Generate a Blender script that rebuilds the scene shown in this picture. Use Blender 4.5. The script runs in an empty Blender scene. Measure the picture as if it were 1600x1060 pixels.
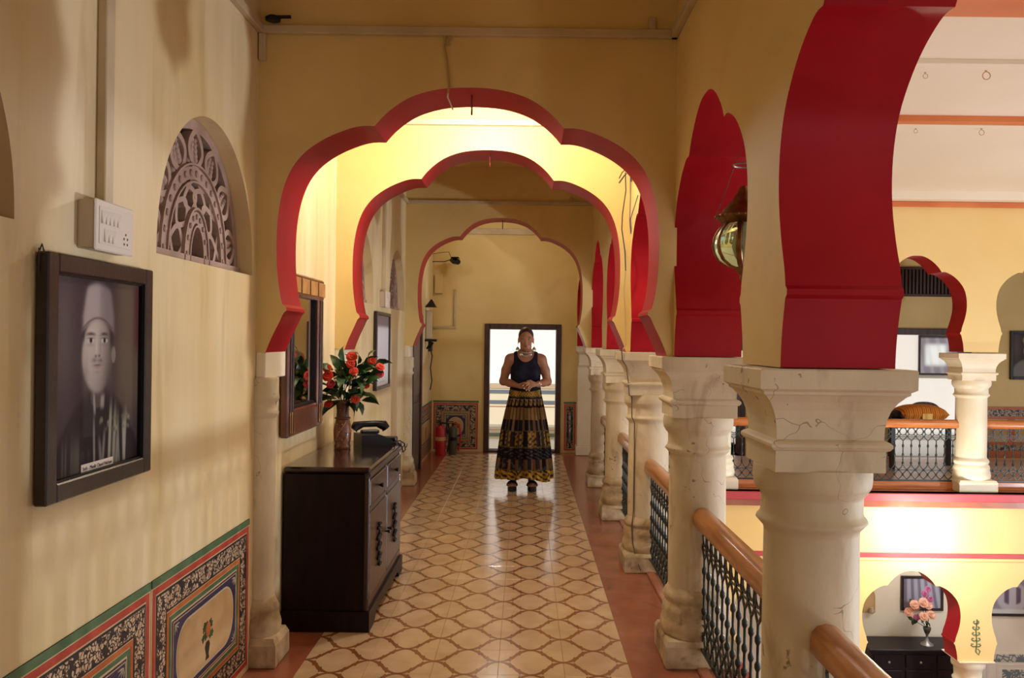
import bpy, math, random
import numpy as np
from mathutils import Vector, Matrix
R = math.radians
PI = math.pi
random.seed(7)
S = bpy.context.scene
COL = S.collection

# ------------------------------------------------------------------ camera, world, lights, exposure
cam_data = bpy.data.cameras.new('camera')
cam_data.sensor_width = 36.0
cam_data.lens = 29.52
cam_data.shift_x = -0.0125
cam_data.shift_y = 0.00125
cam_data.clip_start = 0.05
cam = bpy.data.objects.new('camera', cam_data)
COL.objects.link(cam)
cam.matrix_world = Matrix.Translation((0, 0, 1.52)) @ Matrix.Rotation(R(90), 4, 'X') @ Matrix.Rotation(0.0125, 4, 'Z')
S.camera = cam

world = bpy.data.worlds.new('world')
S.world = world
world.use_nodes = True
bg = world.node_tree.nodes['Background']
bg.inputs[0].default_value = (0.86, 0.92, 1.0, 1)
bg.inputs[1].default_value = 0.9

def light(name, kind, loc, power, color, size=0.1, size_y=None, target=None, spot=None, blend=0.3):
    d = bpy.data.lights.new(name, kind)
    d.energy = power
    d.color = color
    if kind == 'AREA':
        d.size = size
        if size_y:
            d.shape = 'RECTANGLE'
            d.size_y = size_y
    else:
        d.shadow_soft_size = size
    if kind == 'SPOT':
        d.spot_size = R(spot)
        d.spot_blend = blend
    o = bpy.data.objects.new(name, d)
    COL.objects.link(o)
    o.location = loc
    if target is not None:
        o.rotation_euler = (Vector(target) - Vector(loc)).to_track_quat('-Z', 'Y').to_euler()
    return o

WARM = (1.0, 0.80, 0.52)
light('daylight_low_doorway', 'AREA', (8.6, 4.4, -0.75), 400, (0.84, 0.90, 1.0), 0.26, 0.26, target=(-1.2, 3.0, 1.2))
light('hall_lamp_behind', 'POINT', (2.6, -2.6, -0.3), 85, (1.0, 0.92, 0.74), 0.12)
light('hall_fill_high', 'POINT', (6.4, 4.8, 1.5), 80, (1.0, 0.92, 0.80), 0.35)  # unseen fill added to brighten the hall ceiling
light('ground_floor_fill', 'POINT', (5.3, 10.2, -0.9), 42, (0.92, 0.96, 1.0), 0.15)  # added fill that lifts the dim ground floor rooms
light('facade_lamp', 'POINT', (4.12, 8.27, -0.40), 85, (1.0, 0.95, 0.84), 0.06)
light('corridor_lamp', 'POINT', (-0.25, 4.85, 2.86), 70, (1.0, 0.97, 0.92), 0.08)
light('corridor_lamp_far', 'POINT', (-0.3, 10.1, 2.9), 17, (1.0, 0.94, 0.86), 0.12)
light('corridor_fill_near', 'POINT', (-0.75, -1.6, 1.7), 15, (1.0, 0.92, 0.76), 0.25)  # invented fill behind the viewpoint, brightens the nearest arch wall
sun = bpy.data.lights.new('sun', 'SUN')
sun.energy = 5.0
sun.angle = R(1.0)
sun.color = (1.0, 0.96, 0.9)
sun_o = bpy.data.objects.new('sun', sun)
COL.objects.link(sun_o)
sun_o.rotation_euler = Vector((0.10, 0.50, -0.86)).to_track_quat('-Z', 'Y').to_euler()

S.view_settings.view_transform = 'Standard'
S.view_settings.look = 'None'
S.view_settings.gamma = 1.0
S.view_settings.exposure = -0.36
S.view_settings.use_curve_mapping = False

# ------------------------------------------------------------------ materials
def new_mat(name):
    m = bpy.data.materials.new(name)
    m.use_nodes = True
    nt = m.node_tree
    return m, nt, nt.nodes, nt.links, nt.nodes['Principled BSDF']

def rgba(c): return (c[0], c[1], c[2], 1.0)

def flat(name, c, rough=0.5, metal=0.0, coat=0.0, spec=0.5, emit=None, estr=0.0):
    m, nt, N, L, b = new_mat(name)
    b.inputs['Base Color'].default_value = rgba(c)
    b.inputs['Roughness'].default_value = rough
    b.inputs['Metallic'].default_value = metal
    b.inputs['Coat Weight'].default_value = coat
    b.inputs['Coat Roughness'].default_value = 0.08
    b.inputs['Specular IOR Level'].default_value = spec
    if emit:
        b.inputs['Emission Color'].default_value = rgba(emit)
        b.inputs['Emission Strength'].default_value = estr
    return m

def ramp(N, stops, interp='LINEAR'):
    r = N.new('ShaderNodeValToRGB')
    r.color_ramp.interpolation = interp
    e = r.color_ramp.elements
    while len(e) < len(stops): e.new(0.5)
    for i, (p, c) in enumerate(stops):
        e[i].position = p
        e[i].color = rgba(c) if len(c) == 3 else c
    return r

def noisy(name, c1, c2, scale=3.0, rough=0.6, bump=0.15, fine=60.0, stain=None, stain_amt=0.0, stain_scale=5.0,
          coat=0.0, stretch=(1, 1, 1), metal=0.0, detail=5.0, crack=0.0, spread=(0.35, 0.65), specks=0.0):
    """two-tone surface with grain, optional darker stains and hairline cracks"""
    m, nt, N, L, b = new_mat(name)
    tc = N.new('ShaderNodeTexCoord')
    geo = N.new('ShaderNodeNewGeometry')
    mp = N.new('ShaderNodeMapping')
    mp.inputs['Scale'].default_value = stretch
    L.new(geo.outputs['Position'], mp.inputs['Vector'])
    n = N.new('ShaderNodeTexNoise')
    n.inputs['Scale'].default_value = scale
    n.inputs['Detail'].default_value = detail
    L.new(mp.outputs[0], n.inputs['Vector'])
    r = ramp(N, [(spread[0], c1), (spread[1], c2)])
    L.new(n.outputs[0], r.inputs[0])
    colour = r.outputs[0]
    if stain:
        n2 = N.new('ShaderNodeTexNoise')
        n2.inputs['Scale'].default_value = stain_scale
        n2.inputs['Detail'].default_value = 8
        n2.inputs['Distortion'].default_value = 1.2
        L.new(mp.outputs[0], n2.inputs['Vector'])
        r2 = ramp(N, [(0.56, (0, 0, 0)), (0.74, (1, 1, 1))])
        L.new(n2.outputs[0], r2.inputs[0])
        mu = N.new('ShaderNodeMath'); mu.operation = 'MULTIPLY'; mu.inputs[1].default_value = stain_amt
        L.new(r2.outputs[0], mu.inputs[0])
        mx = N.new('ShaderNodeMixRGB'); mx.inputs[2].default_value = rgba(stain)
        L.new(mu.outputs[0], mx.inputs[0]); L.new(colour, mx.inputs[1])
        colour = mx.outputs[0]
    if crack:
        v = N.new('ShaderNodeTexVoronoi'); v.feature = 'DISTANCE_TO_EDGE'; v.inputs['Scale'].default_value = 4.2
        nd = N.new('ShaderNodeTexNoise'); nd.inputs['Scale'].default_value = 7
        L.new(geo.outputs['Position'], nd.inputs['Vector'])
        mxv = N.new('ShaderNodeMixRGB'); mxv.inputs[0].default_value = 0.22
        L.new(geo.outputs['Position'], mxv.inputs[1]); L.new(nd.outputs['Color'], mxv.inputs[2])
        L.new(mxv.outputs[0], v.inputs['Vector'])
        lt = N.new('ShaderNodeMath'); lt.operation = 'LESS_THAN'; lt.inputs[1].default_value = 0.0032
        L.new(v.outputs['Distance'], lt.inputs[0])
        n3 = N.new('ShaderNodeTexNoise'); n3.inputs['Scale'].default_value = 6
        L.new(mp.outputs[0], n3.inputs['Vector'])
        gt = N.new('ShaderNodeMath'); gt.operation = 'GREATER_THAN'; gt.inputs[1].default_value = 0.56
        L.new(n3.outputs[0], gt.inputs[0])
        m3 = N.new('ShaderNodeMath'); m3.operation = 'MULTIPLY'
        L.new(lt.outputs[0], m3.inputs[0]); L.new(gt.outputs[0], m3.inputs[1])
        m4 = N.new('ShaderNodeMath'); m4.operation = 'MULTIPLY'; m4.inputs[1].default_value = crack
        L.new(m3.outputs[0], m4.inputs[0])
        mx2 = N.new('ShaderNodeMixRGB'); mx2.inputs[2].default_value = (0.2, 0.12, 0.07, 1)
        L.new(m4.outputs[0], mx2.inputs[0]); L.new(colour, mx2.inputs[1])
        colour = mx2.outputs[0]
    if specks:
        n5 = N.new('ShaderNodeTexNoise'); n5.inputs['Scale'].default_value = 34; n5.inputs['Detail'].default_value = 3
        n6 = N.new('ShaderNodeTexNoise'); n6.inputs['Scale'].default_value = 3.5; n6.inputs['Detail'].default_value = 3
        L.new(geo.outputs['Position'], n5.inputs['Vector']); L.new(geo.outputs['Position'], n6.inputs['Vector'])
        ad = N.new('ShaderNodeMath'); ad.operation = 'ADD'
        L.new(n5.outputs[0], ad.inputs[0]); L.new(n6.outputs[0], ad.inputs[1])
        r5 = ramp(N, [(0.640, (0, 0, 0)), (0.665, (1, 1, 1))])
        hf = N.new('ShaderNodeMath'); hf.operation = 'MULTIPLY'; hf.inputs[1].default_value = 0.5
        L.new(ad.outputs[0], hf.inputs[0]); L.new(hf.outputs[0], r5.inputs[0])
        m5 = N.new('ShaderNodeMath'); m5.operation = 'MULTIPLY'; m5.inputs[1].default_value = specks
        L.new(r5.outputs[0], m5.inputs[0])
        mx5 = N.new('ShaderNodeMixRGB'); mx5.inputs[2].default_value = (0.13, 0.08, 0.04, 1)
        L.new(m5.outputs[0], mx5.inputs[0]); L.new(colour, mx5.inputs[1])
        colour = mx5.outputs[0]
    L.new(colour, b.inputs['Base Color'])
    b.inputs['Roughness'].default_value = rough
    b.inputs['Metallic'].default_value = metal
    b.inputs['Coat Weight'].default_value = coat
    b.inputs['Coat Roughness'].default_value = 0.12
    if bump:
        nb = N.new('ShaderNodeTexNoise'); nb.inputs['Scale'].default_value = fine; nb.inputs['Detail'].default_value = 4
        L.new(mp.outputs[0], nb.inputs['Vector'])
        bp = N.new('ShaderNodeBump'); bp.inputs['Strength'].default_value = bump; bp.inputs['Distance'].default_value = 0.004
        L.new(nb.outputs[0], bp.inputs['Height']); L.new(bp.outputs[0], b.inputs['Normal'])
    return m

M = {}
M['ochre'] = noisy('ochre_limewash', (0.70, 0.51, 0.185), (0.79, 0.60, 0.26), 1.3, 0.6, 0.2, 30, stain=(0.60, 0.44, 0.20), stain_amt=0.35, stain_scale=2.2)
M['ochre_streak'] = noisy('streaked_ochre_limewash', (0.72, 0.55, 0.27), (0.82, 0.68, 0.42), 2.6, 0.5, 0.2, 25, stain=(0.48, 0.32, 0.13), stain_amt=0.5, stain_scale=3.2, stretch=(1, 1.6, 0.22))
M['facade'] = noisy('pale_yellow_wall_paint', (0.84, 0.60, 0.22), (0.88, 0.66, 0.28), 1.0, 0.6, 0.08, 20)
M['cream_wall'] = noisy('cream_wall_paint', (0.82, 0.74, 0.58), (0.88, 0.80, 0.66), 1.0, 0.6, 0.08, 20)
M['white_wall'] = noisy('white_wall_paint', (0.84, 0.82, 0.82), (0.88, 0.87, 0.87), 1.0, 0.6, 0.05, 20)
M['ceiling'] = noisy('ivory_ceiling_paint', (0.82, 0.72, 0.56), (0.87, 0.78, 0.63), 0.7, 0.6, 0.05, 20)
M['orange_beam'] = noisy('orange_beam_paint', (0.62, 0.16, 0.04), (0.70, 0.22, 0.06), 2.0, 0.5, 0.08, 20)
M['red'] = noisy('crimson_arch_paint', (0.33, 0.006, 0.012), (0.41, 0.012, 0.020), 2.4, 0.42, 0.12, 25)
M['red'].node_tree.nodes['Principled BSDF'].inputs['Specular IOR Level'].default_value = 0.12
M['red_band'] = noisy('crimson_band_paint', (0.48, 0.05, 0.06), (0.55, 0.08, 0.09), 2.4, 0.45, 0.1, 25)
M['stone'] = noisy('cream_painted_stone', (0.58, 0.48, 0.30), (0.76, 0.66, 0.46), 4.0, 0.62, 0.35, 45, stain=(0.34, 0.23, 0.11), stain_amt=0.6, stain_scale=5.0, crack=0.6, stretch=(1, 1, 0.45), specks=0.7)
M['stone_worn'] = noisy('worn_stone_foot', (0.36, 0.25, 0.12), (0.70, 0.58, 0.38), 8.0, 0.7, 0.6, 30, stain=(0.22, 0.11, 0.05), stain_amt=0.85, stain_scale=9.0, specks=0.9, crack=0.6)
M['stone_bright'] = noisy('fresh_cream_stone', (0.80, 0.70, 0.50), (0.86, 0.78, 0.60), 4.0, 0.45, 0.2, 45)
M['border_floor'] = noisy('red_oxide_floor', (0.27, 0.075, 0.040), (0.40, 0.14, 0.075), 3.0, 0.24, 0.1, 18, stain=(0.16, 0.06, 0.04), stain_amt=0.35, coat=0.3)
M['jali'] = noisy('mauve_sandstone', (0.34, 0.22, 0.17), (0.47, 0.33, 0.27), 6.0, 0.7, 0.5, 60)
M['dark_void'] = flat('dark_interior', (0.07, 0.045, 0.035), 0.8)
M['trunking'] = noisy('grubby_cream_plastic', (0.50, 0.40, 0.24), (0.62, 0.50, 0.32), 5.0, 0.5, 0.05, 30)
M['plastic'] = flat('off_white_plastic', (0.78, 0.70, 0.62), 0.32)
M['plastic_shade'] = flat('grey_beige_plastic', (0.55, 0.45, 0.33), 0.45)
M['black'] = flat('black_plastic', (0.007, 0.006, 0.007), 0.35, spec=0.3)
M['iron'] = noisy('dark_green_painted_iron', (0.006, 0.010, 0.009), (0.018, 0.030, 0.023), 30.0, 0.4, 0.2, 90, stain=(0.05, 0.03, 0.02), stain_amt=0.35, stain_scale=40, coat=0.1)
M['handrail'] = noisy('varnished_teak', (0.36, 0.125, 0.028), (0.56, 0.23, 0.06), 6.0, 0.28, 0.1, 50, stretch=(6, 0.6, 6), coat=0.35)
M['handrail_across'] = noisy('orange_teak', (0.46, 0.13, 0.025), (0.62, 0.21, 0.045), 6.0, 0.25, 0.1, 50, stretch=(0.6, 6, 6), coat=0.5)
M['mahogany'] = noisy('dark_mahogany', (0.006, 0.0015, 0.003), (0.014, 0.004, 0.006), 5.0, 0.38, 0.08, 50, stretch=(6, 6, 0.7), coat=0.0)
M['mahogany'].node_tree.nodes['Principled BSDF'].inputs['Specular IOR Level'].default_value = 0.22
M['mahogany_top'] = noisy('polished_mahogany_top', (0.012, 0.004, 0.005), (0.028, 0.010, 0.009), 5.0, 0.15, 0.05, 50, stretch=(6, 0.7, 6), coat=0.6)
M['mahogany_front'] = noisy('reddish_mahogany', (0.030, 0.010, 0.007), (0.062, 0.022, 0.013), 6.0, 0.35, 0.1, 50, stretch=(6, 6, 0.7), coat=0.25)
M['frame_wood'] = noisy('blackish_frame_wood', (0.010, 0.005, 0.006), (0.026, 0.012, 0.012), 9.0, 0.35, 0.2, 70, coat=0.2)
M['mirror_wood'] = noisy('brown_frame_wood', (0.10, 0.028, 0.016), (0.19, 0.060, 0.030), 7.0, 0.3, 0.2, 60, coat=0.4)
M['mirror_inlay'] = noisy('honey_wood_inlay', (0.32, 0.15, 0.05), (0.50, 0.26, 0.09), 9.0, 0.35, 0.2, 60)
M['mirror'] = flat('mirror_glass', (0.86, 0.86, 0.85), 0.02, 1.0)
M['door_wood'] = noisy('dark_door_wood', (0.035, 0.014, 0.012), (0.075, 0.030, 0.022), 6.0, 0.35, 0.2, 50, stretch=(5, 5, 0.7))
M['green'] = noisy('dado_green', (0.045, 0.12, 0.055), (0.085, 0.18, 0.08), 12, 0.4, 0)
M['dado_red'] = noisy('dado_red', (0.40, 0.035, 0.025), (0.50, 0.065, 0.035), 12, 0.4, 0)
M['dado_orange'] = noisy('dado_orange', (0.44, 0.10, 0.022), (0.52, 0.16, 0.04), 12, 0.4, 0)
M['dado_cream'] = noisy('dado_cream', (0.62, 0.44, 0.23), (0.70, 0.53, 0.30), 8, 0.4, 0)
M['dado_black'] = flat('dado_black', (0.015, 0.012, 0.018), 0.4)
M['dado_sand'] = noisy('dado_sand', (0.50, 0.30, 0.12), (0.60, 0.40, 0.19), 5, 0.4, 0)
M['brass'] = noisy('aged_brass', (0.16, 0.085, 0.035), (0.30, 0.16, 0.06), 20, 0.35, 0.2, 60, metal=0.9)
M['silver'] = flat('oxidised_silver', (0.38, 0.36, 0.35), 0.42, 0.9)
M['bright_silver'] = flat('bright_watch_steel', (0.9, 0.9, 0.92), 0.15, 1.0)
M['ext_red'] = flat('extinguisher_red', (0.45, 0.008, 0.02), 0.25, coat=0.5)
M['ext_dark'] = flat('extinguisher_dark_green', (0.07, 0.07, 0.045), 0.35)
M['leaf'] = noisy('dark_green_leaf', (0.010, 0.040, 0.010), (0.035, 0.10, 0.022), 12, 0.4, 0)
M['stem'] = flat('green_stem', (0.012, 0.032, 0.010), 0.8, spec=0.1)
M['petal'] = noisy('scarlet_petal', (0.56, 0.018, 0.008), (0.78, 0.055, 0.012), 40, 0.6, 0)
M['petal_dark'] = noisy('crimson_petal', (0.42, 0.012, 0.04), (0.60, 0.03, 0.05), 40, 0.5, 0)
M['petal_pink'] = noisy('salmon_petal', (0.78, 0.34, 0.22), (0.85, 0.48, 0.34), 40, 0.5, 0)
M['petal_mauve'] = noisy('mauve_petal', (0.36, 0.06, 0.16), (0.50, 0.12, 0.26), 40, 0.5, 0)
M['yellow_dot'] = flat('yellow_stamen', (0.85, 0.55, 0.08), 0.5)
M['cushion'] = noisy('orange_cushion_cloth', (0.75, 0.20, 0.02), (0.88, 0.36, 0.03), 14, 0.8, 0.2, 80)
M['cushion_dark'] = noisy('blue_grey_cloth', (0.05, 0.07, 0.10), (0.16, 0.15, 0.16), 30, 0.8, 0.2, 80)
M['wire_dark'] = flat('dark_cable', (0.035, 0.03, 0.025), 0.5)
M['wire_cream'] = flat('painted_over_cable', (0.50, 0.34, 0.14), 0.5)
M['wire_column'] = flat('brown_cable', (0.14, 0.10, 0.065), 0.6)
M['wire_blue'] = flat('blue_cable', (0.05, 0.06, 0.16), 0.5)
M['iron_ring'] = flat('brass_ceiling_ring', (0.60, 0.38, 0.20), 0.4, 0.3)
M['hook_red'] = flat('red_painted_hook', (0.20, 0.012, 0.015), 0.4)
M['skin'] = noisy('brown_skin', (0.30, 0.125, 0.062), (0.37, 0.165, 0.086), 6, 0.5, 0)
M['hair'] = noisy('dark_brown_hair', (0.018, 0.008, 0.007), (0.05, 0.02, 0.018), 30, 0.4, 0.3, 120)
M['top'] = noisy('navy_black_jersey', (0.006, 0.006, 0.014), (0.014, 0.014, 0.028), 14, 0.75, 0.2, 90)
M['lip'] = flat('dark_red_lip', (0.26, 0.045, 0.04), 0.4)
M['eye_white'] = flat('eye_white', (0.65, 0.60, 0.56), 0.25)
M['pupil'] = flat('dark_iris', (0.015, 0.01, 0.008), 0.2)
M['nail'] = flat('pale_nail', (0.80, 0.60, 0.52), 0.3)
M['sandal'] = flat('black_sandal', (0.010, 0.008, 0.010), 0.5)
M['bulb'] = flat('lit_bulb', (1, 1, 1), 0.3, emit=(1.0, 0.88, 0.66), estr=14.0)
M['opal'] = flat('opal_glass_shade', (0.80, 0.78, 0.74), 0.2)
M['inlay'] = flat('brass_inlay', (0.75, 0.48, 0.22), 0.3, 0.6)

def glass_mat(name, tint):
    m, nt, N, L, b = new_mat(name)
    b.inputs['Base Color'].default_value = rgba(tint)
    b.inputs['Roughness'].default_value = 0.03
    b.inputs['Transmission Weight'].default_value = 0.92
    b.inputs['IOR'].default_value = 1.25
    return m
M['vase_wood'] = noisy('carved_brown_vase_wood', (0.12, 0.035, 0.02), (0.30, 0.12, 0.05), 45, 0.35, 0.5, 120, coat=0.3)
M['glass'] = glass_mat('pale_green_lantern_glass', (0.80, 0.90, 0.68))

def tile_mat():
    m, nt, N, L, b = new_mat('ogee_pattern_cement_tile')
    tc = N.new('ShaderNodeTexCoord')
    sp = N.new('ShaderNodeSeparateXYZ')
    L.new(tc.outputs['Object'], sp.inputs[0])
    def mth(op, a, bb=None, clamp=False):
        n = N.new('ShaderNodeMath'); n.operation = op; n.use_clamp = clamp
        for i, v in enumerate((a, bb)):
            if v is None: continue
            if isinstance(v, (int, float)): n.inputs[i].default_value = v
            else: L.new(v, n.inputs[i])
        return n.outputs[0]
    T = 0.305
    s = mth('ABSOLUTE', mth('DIVIDE', sp.outputs[0], T))
    t = mth('ABSOLUTE', mth('DIVIDE', sp.outputs[1], T))
    # boundary t = .25 + .25*cos(2 pi s), with round shoulders
    c = mth('COSINE', mth('MULTIPLY', s, 2 * PI))
    sg = mth('SIGN', c)
    cc = mth('MULTIPLY', sg, mth('POWER', mth('ABSOLUTE', c), 0.80))
    F = mth('ADD', 0.25, mth('MULTIPLY', 0.238, cc))
    slope = mth('MULTIPLY', 1.6, mth('ABSOLUTE', mth('SINE', mth('MULTIPLY', s, 2 * PI))))
    nrm = mth('SQRT', mth('ADD', 1.0, mth('MULTIPLY', slope, slope)))
    d = mth('DIVIDE', mth('ABSOLUTE', mth('SUBTRACT', t, F)), nrm)
    # thicker towards the middle, little leaf nubs at two spots
    def bump_at(x0, w, a):
        q = mth('DIVIDE', mth('SUBTRACT', s, x0), w)
        return mth('MULTIPLY', a, mth('MAXIMUM', 0.0, mth('SUBTRACT', 1.0, mth('MULTIPLY', q, q))))
    width = mth('ADD', 0.0235, bump_at(0.25, 0.19, 0.014))
    width = mth('ADD', width, bump_at(0.175, 0.020, 0.024))
    width = mth('ADD', width, bump_at(0.325, 0.020, 0.024))
    line = mth('LESS_THAN', d, width)
    noi = N.new('ShaderNodeTexNoise'); noi.inputs['Scale'].default_value = 7; noi.inputs['Detail'].default_value = 6
    geo = N.new('ShaderNodeNewGeometry'); L.new(geo.outputs['Position'], noi.inputs['Vector'])
    r1 = ramp(N, [(0.3, (0.60, 0.42, 0.25)), (0.7, (0.73, 0.55, 0.36))]); L.new(noi.outputs[0], r1.inputs[0])
    r2 = ramp(N, [(0.3, (0.23, 0.085, 0.030)), (0.7, (0.31, 0.13, 0.048))]); L.new(noi.outputs[0], r2.inputs[0])
    oi = N.new('ShaderNodeObjectInfo')
    hs = N.new('ShaderNodeHueSaturation')
    L.new(mth('ADD', 0.93, mth('MULTIPLY', oi.outputs['Random'], 0.12)), hs.inputs['Value'])
    L.new(r1.outputs[0], hs.inputs['Color'])
    mx = N.new('ShaderNodeMixRGB'); L.new(line, mx.inputs[0]); L.new(hs.outputs[0], mx.inputs[1]); L.new(r2.outputs[0], mx.inputs[2])
    L.new(mx.outputs[0], b.inputs['Base Color'])
    rr = N.new('ShaderNodeMapRange'); L.new(noi.outputs[0], rr.inputs[0]); rr.inputs[3].default_value = 0.13; rr.inputs[4].default_value = 0.24
    L.new(rr.outputs[0], b.inputs['Roughness'])
    b.inputs['Coat Weight'].default_value = 0.35; b.inputs['Coat Roughness'].default_value = 0.10
    return m
M['tile'] = tile_mat()

def floral_mat(name, light_c, dark_c, scale):
    """painted scrollwork: pale petals outlined in dark paint"""
    m, nt, N, L, b = new_mat(name)
    geo = N.new('ShaderNodeNewGeometry')
    nz = N.new('ShaderNodeTexNoise'); nz.inputs['Scale'].default_value = scale * 0.5
    L.new(geo.outputs['Position'], nz.inputs['Vector'])
    mx = N.new('ShaderNodeMixRGB'); mx.inputs[0].default_value = 0.02
    L.new(geo.outputs['Position'], mx.inputs[1]); L.new(nz.outputs['Color'], mx.inputs[2])
    v = N.new('ShaderNodeTexVoronoi'); v.feature = 'DISTANCE_TO_EDGE'; v.inputs['Scale'].default_value = scale
    L.new(mx.outputs[0], v.inputs['Vector'])
    r = ramp(N, [(0.0, dark_c), (0.085, dark_c), (0.12, light_c), (1.0, light_c)])
    L.new(v.outputs['Distance'], r.inputs[0])
    v2 = N.new('ShaderNodeTexVoronoi'); v2.inputs['Scale'].default_value = scale * 0.5
    L.new(mx.outputs[0], v2.inputs['Vector'])
    r2 = ramp(N, [(0.62, (0, 0, 0)), (0.66, (1, 1, 1))]); L.new(v2.outputs['Distance'], r2.inputs[0])
    m2 = N.new('ShaderNodeMixRGB'); m2.inputs[2].default_value = rgba(dark_c)
    L.new(r2.outputs[0], m2.inputs[0]); L.new(r.outputs[0], m2.inputs[1])
    L.new(m2.outputs[0], b.inputs['Base Color'])
    b.inputs['Roughness'].default_value = 0.4
    return m
M['floral'] = floral_mat('black_and_cream_scrollwork', (0.62, 0.45, 0.28), (0.018, 0.012, 0.016), 62)
M['blue_scroll'] = floral_mat('indigo_scrollwork', (0.040, 0.032, 0.085), (0.030, 0.024, 0.066), 40)
M['grey_scroll'] = floral_mat('grey_blue_scrollwork', (0.62, 0.58, 0.50), (0.16, 0.19, 0.20), 16)

def vcol_mat(name, rough=0.5, coat=0.0):
    m, nt, N, L, b = new_mat(name)
    a = N.new('ShaderNodeVertexColor'); a.layer_name = 'paint'
    L.new(a.outputs[0], b.inputs['Base Color'])
    b.inputs['Roughness'].default_value = rough
    b.inputs['Coat Weight'].default_value = coat
    b.inputs['Coat Roughness'].default_value = 0.02
    return m
M['print_glazed'] = vcol_mat('print_under_glass', 0.6, 0.14)
M['print_glazed'].node_tree.nodes['Principled BSDF'].inputs['Specular IOR Level'].default_value = 0.08
M['skirt'] = vcol_mat('printed_skirt_cotton', 0.85)
M['skirt'].node_tree.nodes['Principled BSDF'].inputs['Specular IOR Level'].default_value = 0.06
M['top'].node_tree.nodes['Principled BSDF'].inputs['Specular IOR Level'].default_value = 0.15

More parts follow.
